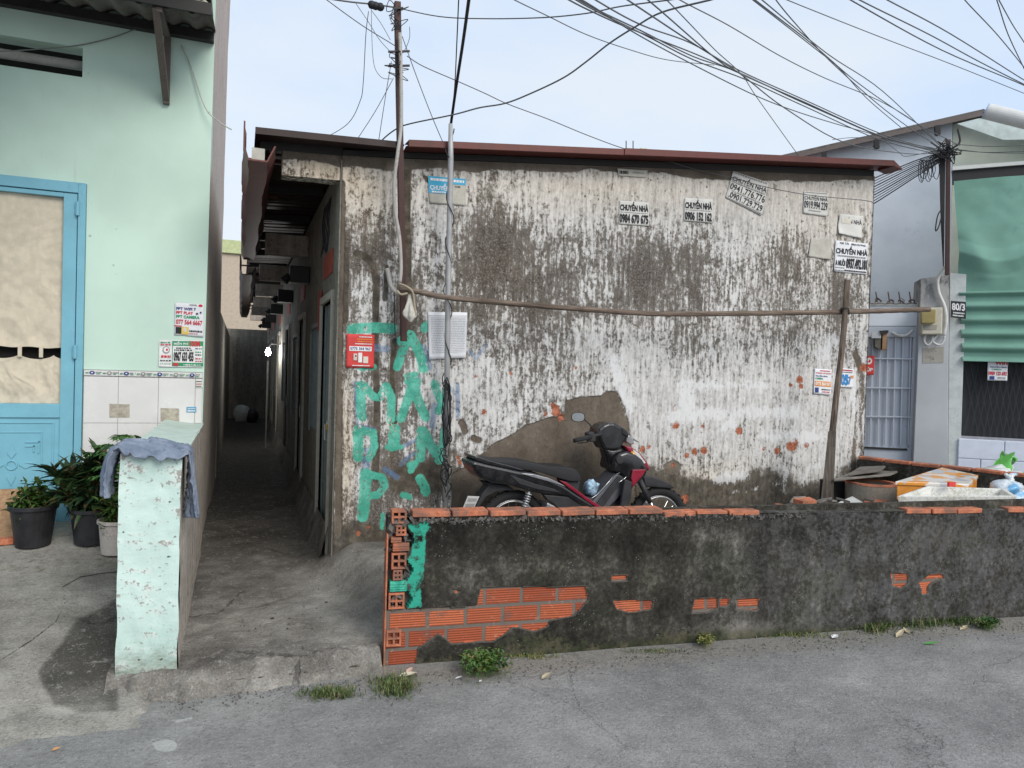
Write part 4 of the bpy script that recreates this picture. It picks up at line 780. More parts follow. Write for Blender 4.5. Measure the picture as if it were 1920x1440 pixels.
# ================================================================ FENCE WALL beside the alley
fw=thing('fence_wall','mint painted end of a low fence wall standing between the forecourt and the alley','wall',(-.39,3.8,0))
fx0,fx1=-.522,-.256
mb=MB(); mb.grid(lambda U,V:np.stack([lerp(fx0,fx1,U)+.012*(fbm(V*7,U*0,3,51)-.5)*((U<.02)|(U>.98))+.012*(V-.5)*0,3.8+(fbm(U*3,V*9,3,52)-.5)*.022,lerp(-.03,lerp(1.157,1.124,U),V)],1),24,110)
mb.build('painted_end_face',M_CMINT,fw,smooth=True)
mb=MB(); mb.grid(lambda U,V:np.stack([fx1+.002+(fbm(U*6,V*4,4,53)-.5)*.02,lerp(3.803,6.0,U),lerp(-.03,1.126,V)],1),90,40); mb.box(fx0+.004,fx1-.014,3.82,5.99,-.03,1.10); mb.build('stained_side_face',M_FENCE,fw,smooth=False)
mb=MB(); mb.grid(lambda U,V:np.stack([lerp(fx0,fx1+.004,U),lerp(3.803,6.0,V),lerp(1.157,1.126,U)+(fbm(U*3,V*20,3,54)-.5)*.014-.004],1),14,90); mb.build('painted_top',plain((.55,.66,.6),.8,var=.1,sc=9,dirt=.22,dcol=(.25,.24,.2)),fw,smooth=True)
# cloth hung over its end
def cloth():
    mb=MB(); L1,L2,L3=.235,.29,.33; LT=L1+L2+L3
    def fn(U,V):
        s=U*LT; out=np.zeros((len(U),3))
        wr=(fbm(s*14+V*5,V*6,4,61)-.5)
        a=np.clip(s/L1,0,1); c=np.clip((s-L1-L2)/L3,0,1); b=np.clip((s-L1)/L2,0,1)
        x=np.where(s<L1,fx0-.02-.03*np.sin(a*PI)*.6-.035*(1-a)+.022*np.sin(V*11),np.where(s<L1+L2,fx0-.02+(fx1-fx0+.045)*b,fx1+.025+.03*np.sin(V*8+1)*c+.014*c))
        ztop=1.168-.03*b+.03*np.sin(b*PI)**.5+.014
        z=np.where(s<L1,ztop-(1-a)*L1,np.where(s<L1+L2,ztop,ztop-c*L3))
        y0=np.where(s<L1,3.77+.01*(1-a),np.where(s<L1+L2,3.765,3.79+.07*c)); wd=np.where(s<L1,lerp(.17,.29,a),np.where(s<L1+L2,.30-.03*b,lerp(.27,.10,c)))
        y=y0+V*wd
        fr=np.clip(1-V*5,0,1); dro=np.sin(np.clip((s-L1)/L2,0,1)*PI)*fr*(.045+.035*b+.010*np.sin(s*23+2)+.03*(fbm(s*9,s*0,3,66)-.5)); z=z-dro; y=y-.018*fr*np.sin(np.clip(b,0,1)*PI)
        fold=.011*np.sin(s*34+V*14+wr*14)*((s>L1)&(s<L1+L2))+.012*np.sin(V*26+wr*8)*((s<L1)|(s>L1+L2))
        z=z+np.where((s>L1)&(s<L1+L2),fold+wr*.03,wr*.01); x=x+np.where((s<=L1),-np.abs(fold)-.01*0,np.where(s>=L1+L2,np.abs(fold),0)); y=y+wr*.02
        return np.stack([x,y,z],1)
    mb.grid(fn,120,44); n=NT('washed_blue_cloth'); f=n.noise(160,3); g=n.noise(7,5,.6)
    m=n.fin(n.mix(n.step(g,.35,.7),(.15,.185,.25),(.27,.31,.385)),.95,n.add(n.mul(f,.4),g),.4,.006,0,.1)
    mb.build('draped_cloth',m,smooth=True,label='faded blue grey cloth draped over the end of the mint fence wall',cat='cloth',solid=.006)
cloth()
# ================================================================ PLANTS
def leafmat(name,a,b,c=None):
    n=NT(name); t=n.noise(9,4); o=n.n('ShaderNodeObjectInfo'); col=n.mix(n.step(t,.35,.65),a,b); 
    if c: col=n.mix(n.step(n.noise(17,3),.55,.62),col,c)
    return n.fin(col,.5,n.noise(60,3),.2,.003,0,.4)
M_LEAFD=leafmat('dark_glossy_leaf',(.012,.03,.012),(.035,.075,.022),(.08,.05,.02)); M_LEAFM=leafmat('mid_green_leaf',(.03,.08,.015),(.08,.15,.03),(.14,.13,.04)); M_LEAFP=leafmat('papaya_leaf',(.03,.09,.02),(.07,.17,.04)); M_LEAFY=leafmat('pale_weed',(.1,.14,.03),(.2,.2,.06)); M_STEM=plain((.12,.09,.05),.8)
def leaf(mb,p,d,up,l,w,fold=.25,mi=0,curl_=.15):
    d=np.array(d,float); d/=np.linalg.norm(d)+1e-9; s=np.cross(d,up); s/=np.linalg.norm(s)+1e-9; n_=np.cross(s,d); p=np.array(p,float)
    q=[p,p+d*l*.35+s*w*.5+n_*w*fold-n_*l*curl_*.1,p+d*l*.7+s*w*.38+n_*w*fold*.7-n_*l*curl_*.5,p+d*l-n_*l*curl_,p+d*l*.7-s*w*.38+n_*w*fold*.7-n_*l*curl_*.5,p+d*l*.35-s*w*.5+n_*w*fold-n_*l*curl_*.1,p+d*l*.35-n_*l*curl_*.12,p+d*l*.7-n_*l*curl_*.5]
    mb.add(q,[(0,1,6),(1,2,7,6),(2,3,7),(0,6,5),(6,7,4,5),(7,3,4)],mi)
def rdir(el0=-.3,el1=1.2):
    a=random.uniform(0,2*PI); e=random.uniform(el0,el1); return np.array([math.cos(a)*math.cos(e),math.sin(a)*math.cos(e),math.sin(e)])
def pot(t,c,r0,r1,h,mat):
    MB().lathe([(0,0),(r0,0),(r0*1.01,.01),(r1*.97,h*.9),(r1*1.06,h*.9),(r1*1.06,h),(r1*.97,h),(r1*.93,h*.88),(0,h*.88)],c,28).build('pot',mat,t,smooth=False,bevel=.002)
    MB().lathe([(0,h*.9),(r1*.9,h*.885)],c,20).build('soil',plain((.04,.028,.018),1,bump=1),t)
def gz(px_,py_,hf):
    z=.2
    for _ in range(8): p=onz(px_,py_,z); z=float(hf(p[0:1],p[1:2])[0])
    return np.array([p[0],p[1],z])
def bushplant(name,label,c,r0,r1,h,mat,pts,lm,n,ll,lw_,spread,whorl=False,grp='plants in pots by the blue door'):
    t=thing(name,label,'potted plant',c,grp); pot(t,c,r0,r1,h,mat); st=MB(); lf=MB()
    for P in pts:
        P=np.array(P); b=np.array(c)+[random.uniform(-.03,.03),random.uniform(-.03,.03),h*.85]; m=(b+P)/2+[random.uniform(-.03,.03)]*3
        C_=curve([b,m,P],5); st.tube(C_,[.008*(1-.6*i/(len(C_)-1)) for i in range(len(C_))],6)
        for k in range(n):
            t_=random.uniform(.35,1) if not whorl else random.choice([1,.96,.9,.8,.62,.5]); q=C_[int(t_*(len(C_)-1))]; d=rdir(-.5,1.0) if t_<.95 else rdir(.1,1.4)
            q=q+(0 if whorl else 1)*np.array([random.gauss(0,spread) for _ in range(3)]); leaf(lf,q,d,(0,0,1),ll*random.uniform(.6,1.2),lw_*random.uniform(.7,1.2),curl_=random.uniform(.1,.5))
    st.build('stems',M_STEM,t,smooth=True); lf.build('leaves',lm,t)
c1=gz(62,1021,h_fore); c2=gz(176,1015,h_fore); c3=gz(222,1032,h_fore)
u1=np.linalg.norm(c1-EYE)/F
rel=lambda c,px_,py_: ony(px_,py_,c[1])
bushplant('potted_plant','low leafy plant in the leftmost black pot before the brown board',c1,.10,.135,.27,M_BLACKP,[rel(c1,a,b)+[0,random.uniform(-.08,.08),0] for a,b in ((35,925),(50,908),(62,915),(75,918),(88,922),(95,935),(28,945),(60,935),(45,942),(78,940))],M_LEAFM,44,.062,.032,.026)
bushplant('potted_plant','tall dark glossy leaved shrub in the black pot right of the blue door edge',c2,.115,.145,.235,M_BLACKP,[rel(c2,a,b)+[0,random.uniform(-.12,.12),0] for a,b in ((100,885),(118,898),(135,890),(150,893),(168,868),(178,862),(190,868),(182,890),(165,905),(200,890),(130,925),(120,938),(150,935),(205,905),(196,915),(172,930),(112,905))],M_LEAFD,34,.15,.04,.02,True)
bushplant('potted_plant','bright green bushy plant in a whitish pot half hidden behind the fence wall',c3,.10,.12,.22,plain((.5,.45,.4),.8,dirt=.35),[rel(c3,a,b)+[0,random.uniform(-.1,.1),0] for a,b in ((205,930),(215,915),(222,935),(230,920),(210,950),(226,960),(214,970),(205,900))],M_LEAFM,50,.06,.028,.03)
pc=c3+np.array([-.0,.35,0]); pt=thing('papaya_plant','young papaya with deeply cut leaves spreading behind the cloth topped fence wall','plant',pc)
top=ony(262,845,pc[1]+.1); MB().tube(curve([pc,pc+[.0,.02,.5],top+[-.05,0,-.08]]),[.02]*13,8).build('trunk',plain((.2,.22,.13),.8),pt,smooth=True)
lf=MB(); sm_=MB()
for (a,b,dep) in ((215,835,0),(245,818,.1),(285,822,.05),(318,830,.15),(230,850,-.2),(262,842,-.25),(300,845,-.1),(200,848,-.15),(215,872,-.3),(208,890,-.35)):
    e=ony(a,b,pc[1]+dep+.05); sm_.tube(curve([top+[-.05,0,-.08],(top+e)/2+[0,0,.03],e]),.005,5)
    for k in range(9):
        an=-2.3+4.6*k/8; base=math.atan2(e[1]-top[1],e[0]-top[0]) if abs(e[0]-top[0])>.01 else 0
        d=np.array([math.cos(base+an),math.sin(base+an),.15-.25*abs(an)/2.3]); L_=.15*(1-.25*abs(an)/2.3)
        leaf(lf,e,d,(0,0,1),L_,.036,curl_=.3)
        for q in (.4,.55,.7):
            for s_ in (-1,1): 
                d2=d*.8+s_*np.array([-d[1],d[0],0])*.7; leaf(lf,e+d*L_*q-np.array([0,0,.02*q]),d2,(0,0,1),L_*.42,.02,curl_=.3)
sm_.build('stalks',plain((.25,.32,.15),.7),pt,smooth=True); lf.build('leaves',M_LEAFP,pt)
# brown board leaning on the door
b0=gz(2,1012,h_fore); b1=gz(55,1010,h_fore); tz=ony(27,917,HY-.06)[2]
MB().hexa([b0+[-.2,0,0],b1,b1+[0,.015,0],b0+[-.2,.015,0],(b0[0]-.2,HY-.06,tz),(b1[0],HY-.06,tz),(b1[0],HY-.045,tz),(b0[0]-.2,HY-.045,tz)]).build('leaning_board',M_PLY,label='brown plywood board leaning against the foot of the blue door',cat='board',bevel=.002)
MB().obox(gz(8,1018,h_fore)+[0,0,.02],(.05,.01,0),(-.01,.04,0),(0,0,.02)).build('brick_piece',M_BRICK,label='small broken brick on the slab in front of the leaning board',cat='brick',bevel=.006)
# soil line at the foot of the dado
# ================================================================ RIGHT-HAND HOUSE, GATE AND SHOPFRONT
eR=np.array([math.cos(R(38.85)),-math.sin(R(38.85)),0]); nR=np.array([-math.sin(R(38.85)),-math.cos(R(38.85)),0]); PG=ond(1722,700,7.3)
def RP(x,y,off=0): return onp(x,y,PG-nR*off,nR)
def slab(name,P,off,th,mat,parent,**k): return MB().prism([RP(a,b,off)+(eR*2.6 if a==1990 else 0) for a,b in P][::-1],-nR*th).build(name,mat,parent,**k)
rh=thing('pale_blue_house','pale blue gabled house with green shopfront sheet at the right','house',RP(1800,900,.9)*[1,1,0])
M_PBLUE=plain((.68,.73,.79),.8,var=.07,sc=2.5,dirt=.03,dcol=(.42,.45,.5)); M_CREAM=plain((.62,.66,.56),.8,var=.05); M_GRN=plain((.16,.31,.25),.7,var=.1,sc=3,spec=.2,dirt=.06,dcol=(.12,.2,.17))
slab('blue_wall',[(1400,330),(1460,305),(1640,262),(1786,226),(1782,560),(1775,1010),(1400,1000)],.9,.2,M_PBLUE,rh)
slab('gable_wall',[(1787,228),(1840,214),(1990,250),(1990,1000),(1770,1000),(1786,330)],.95,.15,M_CREAM,rh)
a=RP(1440,302,.75); b=RP(1845,210,.75); back=-nR*4
MB().hexa([a,b,b+back,a+back,a+[0,0,.035],b+[0,0,.035],b+back+[0,0,.035],a+back+[0,0,.035]]).build('roof_sheet',M_CORR,rh)
c_=b+(RP(2050,262,.75)-b)*3; MB().hexa([b+[0,0,-.0],c_,c_+back,b+back,b+[0,0,.03],c_+[0,0,.03],c_+back+[0,0,.03],b+back+[0,0,.03]]).build('roof_sheet',M_CORR,rh)
MB().bar(RP(1442,304,.72),RP(1843,213,.72),.02,.045).build('verge_board',plain((.16,.13,.12),.7,dirt=.2),rh)
for x,y in ((1545,285),(1643,262),(1757,236)): MB().bar(RP(x,y,.7),RP(x+1,y+17,.7),.05,.05,up=nR).tube([RP(x-6,y+12,.7),RP(x,y+19,.7),RP(x+6,y+12,.7)],.008).build('purlin_end',M_DARKMETAL,rh)
p=RP(1848,208,.3); q=p+(RP(1990,243,.2)-p)*4; MB().tube([p,q],.078,24).build('rolled_awning_tube',plain((.62,.62,.6),.5,var=.05),rh,smooth=False)
MB().lathe([(0,.004),(.076,.004),(.08,0),(.08,-.01)],p,24,ax=p-q).build('awning_tube_cap',plain((.4,.52,.7),.5),rh)
slab('soffit',[(1795,232),(1835,222),(1990,262),(1990,290),(1880,262)],.6,.02,plain((.6,.68,.66),.8),rh)
slab('lintel_gap',[(1786,318),(1990,286),(1990,330),(1788,345)],.3,.05,M_DARKMETAL,rh)
slab('lintel_rail',[(1786,312),(1990,282),(1990,287),(1786,319)],.27,.05,M_WHITEF,rh)
# green sheet, dented above and ribbed below
def sheet():
    mb=MB(); TL=RP(1788,340,.05);TR=RP(1990,300,.05)+eR*2.6;BR=RP(1990,683,0)+eR*2.6;BL=RP(1803,677,0)
    def fn(U,V):
        P=bil([TL,TR,BR,BL],U,V); 
        d=.06*np.exp(-((U*3.2-.12-.6*(V-.4))/.12)**2-((V-.42)/.16)**2)+.03*np.sin(np.clip((V-.05)/.55,0,1)*PI)*np.sin(U*9.6+1)+.05*(fbm(U*9.6,V*5,3,71)-.5)+.035*np.clip(1-np.abs(V-.40-.06*np.sin(U*16))*14,0,1)
        d=d*np.clip((.63-V)*12,0,1)
        ph=(V-.62)/.38*5.0; rib=.05*np.clip(np.abs((ph%1)-.5)*4-.7,0,1)**.7*(V>.62)
        return P+nR*(d+rib)[:,None]
    mb.grid(lambda U,V:fn(U,V),150,160); mb.build('green_shutter_sheet',M_GRN,rh,smooth=True)
sheet()
slab('dark_grille_panel',[(1802,670),(1990,672),(1990,835),(1800,822)],.16,.03,plain((.025,.026,.03),.6),rh)
g=MB()
for k in range(16):
    x=1806+k*12
    g.bar(RP(x,676,.14),RP(x+30,826,.14),.005,.005).bar(RP(x+30,676,.14),RP(x,826,.14),.005,.005)
g.build('wire_mesh',plain((.05,.05,.056),.5,.4),rh)
slab('grille_rail',[(1800,817),(1990,830),(1990,836),(1800,823)],.1,.04,plain((.3,.3,.33),.6),rh)
def blocks():
    mb=MB(); TL=RP(1798,822,-.02);TR=RP(1990,838,-.02); 
    h=.19
    for r_ in range(5):
        for k in range(-1,12):
            u0=k*.40+(r_%2)*.2; u1=u0+.394; 
            if u1<=0: continue
            u0=max(u0,0); p=TL+eR*(u0+u1)/2+np.array([0,0,-.1-r_*.196]); mb.obox(p-nR*.05,eR*(u1-u0)/2,nR*.05,(0,0,.096))
    mb.build('white_block_wall',plain((.62,.66,.76),.75,var=.05),rh,bevel=.006)
    MB().obox(TL+eR*2.3+np.array([0,0,-.5])-nR*.06,eR*2.3,nR*.045,(0,0,.49)).build('block_wall_core',plain((.45,.48,.56),.8),rh)
blocks()
# gate pillar and jamb
gp=thing('gate_pillar','grey rendered gate pillar with black stained top right of the grey gate','pillar',RP(1750,900,-.1)*[1,1,0])
def stainm():
    n=NT('grey_pillar_render'); z=n.sep()[2]; f=n.noise(6,7,.7,n.map((1,1,.6))); t=n.step(n.add(z,n.mul(n.math('SUBTRACT',f,.5),1.6)),2.1,2.5); col=n.mix(n.step(n.noise(2,4),.3,.7),(.4,.42,.44),(.48,.5,.52)); col=n.mix(n.mul(t,.85),col,n.mix(n.step(f,.4,.55),(.05,.05,.05),(.34,.33,.31)))
    return n.fin(col,.9,f,.3,.008,0,.2)
MP=stainm(); b0=RP(1713,880,-.1)
slab('pillar_shaft',[(1727,522),(1780,514),(1776,1010),(1706,1010)],-.1,.32,MP,gp,bevel=.006)
slab('door_jamb',[(1781,512),(1812,514),(1796,1010),(1776,1010)],.0,.2,plain((.5,.53,.52),.85,dirt=.12),gp,bevel=.004)
slab('render_patch',[(1730,653),(1770,650),(1769,680),(1730,681)],-.104,.004,plain((.35,.33,.29),.9,dirt=.3),gp)
# gate
gt=thing('steel_gate','grey blue sheet steel gate with vertical bars beside the shed','gate',RP(1680,900)*[1,1,0])
M_GATE=plain((.47,.51,.57),.45,.1,var=.07,sc=3,dirt=.05)
slab('gate_sheet',[(1560,628),(1716,628),(1700,1010),(1560,1000)],.04,.02,M_GATE,gt)
slab('top_rail',[(1560,612),(1722,612),(1721,632),(1560,632)],.0,.06,M_GATE,gt,bevel=.004); slab('side_rail',[(1712,632),(1721,632),(1708,1000),(1699,1000)],.0,.06,M_GATE,gt,bevel=.004)
gb=MB()
for k in range(9):
    x=1594+k*14.2; gb.bar(RP(x,630,.015),RP(x-5*(1 if k else 1),835,.015),.014,.014,up=nR)
for y in (672,727,781): gb.bar(RP(1575,y-1,.01),RP(1714,y+1,.01),.016,.022,up=nR)
gb.build('bars',M_GATE,gt,bevel=.002)
slab('kick_panel',[(1570,836),(1706,841),(1704,868),(1570,862)],.0,.04,M_GATE,gt,bevel=.004); MB().bar(RP(1600,838,-.01),RP(1701,843,-.01),.02,.012,up=nR).build('kick_bead',M_DARKMETAL,gt)
MB().tube(curve([RP(1672,623,-.03),RP(1685,629,-.04),RP(1700,628,-.04),RP(1711,619,-.03)]),.014,8).build('rolled_net',M_WHITEF,gt,smooth=True)
lb=thing('letter_box','small grey letter box with papers hanging on the grey gate','letter box',RP(1650,655,-.08))
slab('box_body',[(1641,625),(1652,622),(1651,655),(1641,650)],-.10,.1,plain((.12,.11,.09),.6),lb); slab('box_paper',[(1635,622),(1652,621),(1652,634),(1634,634)],-.115,.012,plain((.5,.52,.55),.8),lb); slab('wood_side',[(1655,625),(1664,622),(1662,656),(1654,655)],-.11,.1,M_PLY,lb); slab('lid',[(1650,620),(1666,619),(1666,624),(1652,628)],-.13,.12,M_DARKMETAL,lb)
# wall head over gate with barbed spikes
sw=thing('gate_head_wall','pale blue strip of wall above the gate topped with bent barbed wire spikes','wall',RP(1670,612)*[1,1,1])
slab('head_wall',[(1560,571),(1722,572),(1722,611),(1560,611)],-.0,.1,M_PBLUE,sw); slab('ledge',[(1560,566),(1722,568),(1722,573),(1560,572)],-.02,.14,M_WHITEF,sw)
bw=MB(); rr=random.Random(3)
for x in (1580,1602,1624,1645,1668,1688,1708):
    bw.tube(curve([RP(x,569,-.0),RP(x-1,560,-.02),RP(x-3,547,-.03)],3),.006,5)
    for k in range(3): bw.tube(curve([RP(x-4,566+rr.uniform(-3,2),-.04),RP(x+rr.uniform(-2,3),560+rr.uniform(-3,4),-.02),RP(x+8,566+rr.uniform(-3,3),-.04)],3),.004,5)
bw.tube(curve([RP(x,568+(k%2)*2,-.03) for k,x in enumerate(range(1570,1722,10))],2),.004,5)
bw.build('barbed_wire',plain((.12,.08,.07),.8,.4),sw)
# electricity meter, conduit, number plate
mt=thing('meter_box','cream electricity meter box on the grey gate pillar with loops of conduit','meter box',RP(1748,630,-.2))
slab('backbox',[(1727,577),(1768,576),(1767,627),(1728,627)],-.22,.12,plain((.5,.47,.38),.6,dirt=.12),mt,bevel=.012); slab('meter_cover',[(1727,580),(1755,580),(1754,606),(1728,606)],-.28,.06,plain((.3,.24,.09),.35,dirt=.1),mt,bevel=.008); slab('seal_window',[(1732,609),(1757,609),(1756,618),(1732,618)],-.225,.006,plain((.3,.28,.24),.5),mt)
for x in (1735,1757): MB().tube(curve([RP(x,628,-.16),RP(x-2+((x>1740)*-6),640,-.16),RP(x+4,647,-.16),RP(x+12,640,-.16),RP(x+14,630,-.16)]),.012,8).build('conduit_loop',plain((.5,.5,.48),.5),mt,smooth=True)
MB().tube(curve([RP(1770,630,-.13),RP(1774,600,-.13),RP(1771,575,-.13),RP(1760,548,-.13),RP(1758,525,-.13),RP(1764,512,-.15),RP(1773,500,-.17)]),.016,8).build('conduit_riser',plain((.58,.58,.56),.5),mt,smooth=True)
mp_=MB(); C=[RP(1783,564,-.1),RP(1811,566,-.1),RP(1811,598,-.1),RP(1783,595,-.1)]
o=MB().prism([C[3],C[2],C[1],C[0]],-nR*.006).build('house_number_plate',plain((.02,.02,.022),.4),label='black enamel house number plate reading 80/3 at the pillar edge',cat='sign')
l=MB(); lay(l,C,nR,[('80/3',.06,.12,.94,.55,'w',.03),('~',.15,.66,.9,.74,'w'),('~',.12,.82,.85,.9,'w')]); l.build('lettering',[INK[k] for k in IK],o)
# ================================================================ MOTORBIKE in the yard
BKY=4.95; g0=np.array([2.4,BKY,.25])
bk=thing('motorbike','black and red underbone motorbike parked in the yard behind the low wall','motorbike',g0)
K=lambda x,y,d=0: ony(x,y,BKY+d)
def ex(P,d0,d1,mb=None,mi=0):
    mb=mb or MB(); A=[K(a,b,d0) for a,b in P]
    ar=sum(P[i][0]*P[(i+1)%len(P)][1]-P[(i+1)%len(P)][0]*P[i][1] for i in range(len(P)))
    if ar<0: A=A[::-1]
    return mb.prism(A[::-1],(0,d1-d0,0),mi)
M_GLB=plain((.014,.014,.016),.24,var=.3,spec=.5,coat=.5,dirt=.12,dcol=(.06,.055,.05)); M_MATB=plain((.03,.03,.033),.55,var=.2); M_SEAT=plain((.022,.022,.025),.62,var=.15,bump=.4,sc=30); M_BRED=plain((.25,.015,.035),.25,spec=.5,coat=.5,var=.1); M_CHR=plain((.5,.5,.5),.25,.9,var=.1); M_TYRE=plain((.02,.02,.021),.85,var=.2); M_RIM=plain((.45,.45,.46),.35,.7); M_SIL=plain((.3,.3,.32),.35,.4,coat=.3); M_GREYB=plain((.1,.1,.11),.35,.1,coat=.3)
def wheel(cx,cy,dy=0):
    c=K(cx,cy,dy); t=MB().torus(c,(0,1,0),.232,.038,44,12); t.build('tyre',M_TYRE,None or bk,smooth=True) if 0 else None
    w_=MB().torus(c,(0,1,0),.198,.012,44,8).torus(c+[0,.018,0],(0,1,0),.192,.007,44,6).torus(c-[0,.018,0],(0,1,0),.192,.007,44,6)
    w=w_.build('wheel',M_RIM,bk,smooth=True)
    tr=MB().torus(c,(0,1,0),.236,.036,48,12)
    for k in range(60):
        a=2*PI*k/60; d=np.array([math.cos(a),0,math.sin(a)]); tr.obox(c+d*.268+[0,.012*(1 if k%2 else -1),0],d*.005,(0,.016,0),np.array([-d[2],0,d[0]])*.008)
    tr.build('tyre',M_TYRE,w,smooth=False)
    sp=MB()
    for k in range(18):
        a=2*PI*k/18; a2=a+(.5 if k%2 else -.5); s=1 if k%4<2 else -1; sp.tube([c+np.array([math.cos(a2)*.035,s*.03,math.sin(a2)*.035]),c+np.array([math.cos(a)*.195,0,math.sin(a)*.195])],.0022,5)
    sp.build('spokes',M_CHR,w)
    MB().lathe([(0,-.04),(.022,-.04),(.045,-.03),(.045,.03),(.022,.04),(0,.04)],c,20,ax=(0,1,0)).build('hub',M_SIL,w,smooth=False)
    return c
rw=wheel(960,987); fwc=wheel(1233,975)
ex([(898,862),(920,862),(945,864.5),(970,864),(987,865.5),(1008,870),(1028,875),(1050,875.5),(1070,877),(1083,883),(1089,893),(1089,903),(1070,903),(1044,896),(1018,887),(976,879),(937,871),(911,866)],-.115,.115).build('seat',M_SEAT,bk,bevel=.028,seg=4,smooth=True)
ex([(1060,900),(1089,903),(1084,925),(1065,915)],-.09,.09).build('under_seat_box',M_MATB,bk,bevel=.01)
ex([(888,855),(896,856),(915,863),(945,870),(985,881),(975,883),(940,876),(912,870),(893,864)],-.125,.125).build('grab_rail',M_GLB,bk,bevel=.006,seg=3)
body=[(881,866),(893,864),(912,869),(940,875),(976,883),(1010,888),(1030,897),(1058,909),(1083,926),(1108,941),(1133,954),(1106,954),(1085,944),(1067,932),(1040,928),(1018,927),(987,919),(955,910),(924,907),(901,897),(890,886)]
ex(body,-.13,.13).build('tail_body',M_GLB,bk,bevel=.03,seg=3)
ex([(1048,900),(1062,904),(1080,917),(1097,930),(1133,953.5),(1120,952),(1100,939),(1080,924),(1062,911)],-.137,-.12).build('red_side_stripe',M_BRED,bk,bevel=.004)
ex([(974,887),(1000,889),(1028,896),(1050,906),(1062,913),(1048,909),(1026,902),(996,894)],-.136,-.12).build('silver_side_stripe',M_SIL,bk,bevel=.004)
ex([(955,890),(975,897),(1005,908),(1040,917),(1052,924),(1010,918),(975,908)],-.134,-.12).build('side_crease_panel',M_MATB,bk,bevel=.003)
ex([(882,868),(895,872),(902,896),(897,895),(886,882)],-.11,.11).build('tail_lamp',plain((.35,.01,.01),.15,coat=.8),bk,bevel=.012,seg=3)
ex([(896,873),(908,883),(935,896),(922,901),(904,897)],-.128,.128).build('rear_indicator',plain((.35,.34,.34),.15,spec=.7,coat=.8),bk,bevel=.012,seg=3)
ex([(906,903),(955,911),(968,921),(950,920),(930,923),(912,932),(897,953),(890,955),(903,928),(915,912)],-.06,.06).build('rear_mudguard',M_MATB,bk,bevel=.008)
c=[K(877,930,-.06),K(899,931,-.06),K(888,955,-.06),K(866,957,-.06)]; far=np.array([.0,.17,.0])
pp=MB().prism([c[3]+[0,.0,0],c[2],c[1],c[0]],(.006,.02,-.002)).build('number_plate',plain((.5,.5,.48),.5,dirt=.15),bk,bevel=.002)
l=MB(); lay(l,c,FRONT,[('~',.12,.15,.9,.4,'s'),('~',.1,.55,.9,.85,'s')],off=.001); l.build('plate_print',[INK[q] for q in IK],pp)
sh=MB().tube([K(992,922,-.12),K(978,966,-.12)],.012,10); sh.build('rear_shock',M_CHR,bk,smooth=True)
sg=MB()
for k in range(9): q=lerp(K(991,926,-.12),K(980,962,-.12),k/8); sg.torus(q,K(992,922)-K(978,966),.021,.0055,18,6)
sg.build('shock_spring',M_RIM,bk,smooth=True)
ex([(1018,927),(1067,931),(1106,953),(1112,975),(1060,975),(1041,948),(1026,938)],-.11,-.06).build('lower_side_cover',M_MATB,bk,bevel=.01,seg=3)
ex([(1026,942),(1045,950),(1060,958),(1060,975),(1020,975)],-.10,.08).build('engine_case',M_SIL,bk,bevel=.012)
ex([(1060,930),(1160,935),(1180,960),(1160,990),(1060,990)],-.07,.09).build('engine_block',M_MATB,bk,bevel=.02)
ex([(960,975),(1080,965),(1080,985),(960,997)],.06,.1).build('swingarm',M_MATB,bk,bevel=.008); MB().tube([K(1080,985,-.13),K(1010,985,-.14),K(935,975,-.15)],[.02,.035,.042],14).build('exhaust',M_GREYB,bk,smooth=True)
ex([(1156,887),(1177,895),(1179,908),(1160,935),(1140,953),(1118,953),(1108,944),(1128,922),(1143,902)],-.10,.10).build('foot_tunnel',M_GREYB,bk,bevel=.014,seg=3)
ex([(1108,944),(1118,946),(1140,918),(1160,893),(1172,897),(1150,925),(1130,953),(1110,954)],-.115,-.098).build('tunnel_trim',M_MATB,bk,bevel=.004)
ex([(1134,838),(1150,842),(1170,838),(1186,846),(1190,880),(1176,892),(1150,890),(1143,872)],-.065,.065).build('steering_neck',M_GLB,bk,bevel=.03,seg=4,smooth=True)
ex([(1158,852),(1176,846),(1192,851),(1206,862),(1216,878),(1213,892),(1200,905),(1188,914),(1180,952),(1168,954),(1174,915),(1177,898),(1164,886),(1152,884)],-.135,.135).build('leg_shield',M_GLB,bk,bevel=.03,seg=4,smooth=True)
ex([(1172,898),(1186,904),(1184,935),(1176,955),(1163,956),(1168,925)],-.165,-.13).build('shield_wing',M_MATB,bk,bevel=.01,seg=3)
hd=ex([(1121,813),(1124,804),(1132,797),(1141,793),(1152,793),(1161,797),(1171,802),(1180,811),(1177,822),(1170,832),(1165,843),(1150,845),(1134,843),(1127,829)],-.085,.085).build('handlebar_cowl',M_GLB,bk,bevel=.02,seg=3)
ex([(1165,799),(1177,808),(1181,815),(1176,822),(1166,815)],-.09,.09).build('cowl_visor',M_GLB,bk,bevel=.012,seg=3)
for d_ in (-.1,.1): MB().lathe([(0,.02),(.02,.016),(.028,0),(.02,-.016),(0,-.02)],K(1186,852,d_),14,ax=(1,0,.3)).build('front_indicator',plain((.6,.3,.06),.2,coat=.6),bk,smooth=True)
MB().lathe([(0,0),(.03,.0),(.034,-.01),(.034,-.02)],K(1163,862,-.158),16,ax=(0,-1,0)).build('ignition_lock',M_MATB,bk)
ex([(1172,836),(1185,838),(1203,852),(1214,866),(1219,876),(1217,884),(1210,876),(1192,856),(1178,846)],-.10,.10).build('front_red_cowl',M_BRED,bk,bevel=.012,seg=3)
ex([(1186,842),(1198,850),(1211,868),(1207,870),(1193,856)],-.106,.106).build('cowl_stripe',M_WHITEF,bk,bevel=.002)
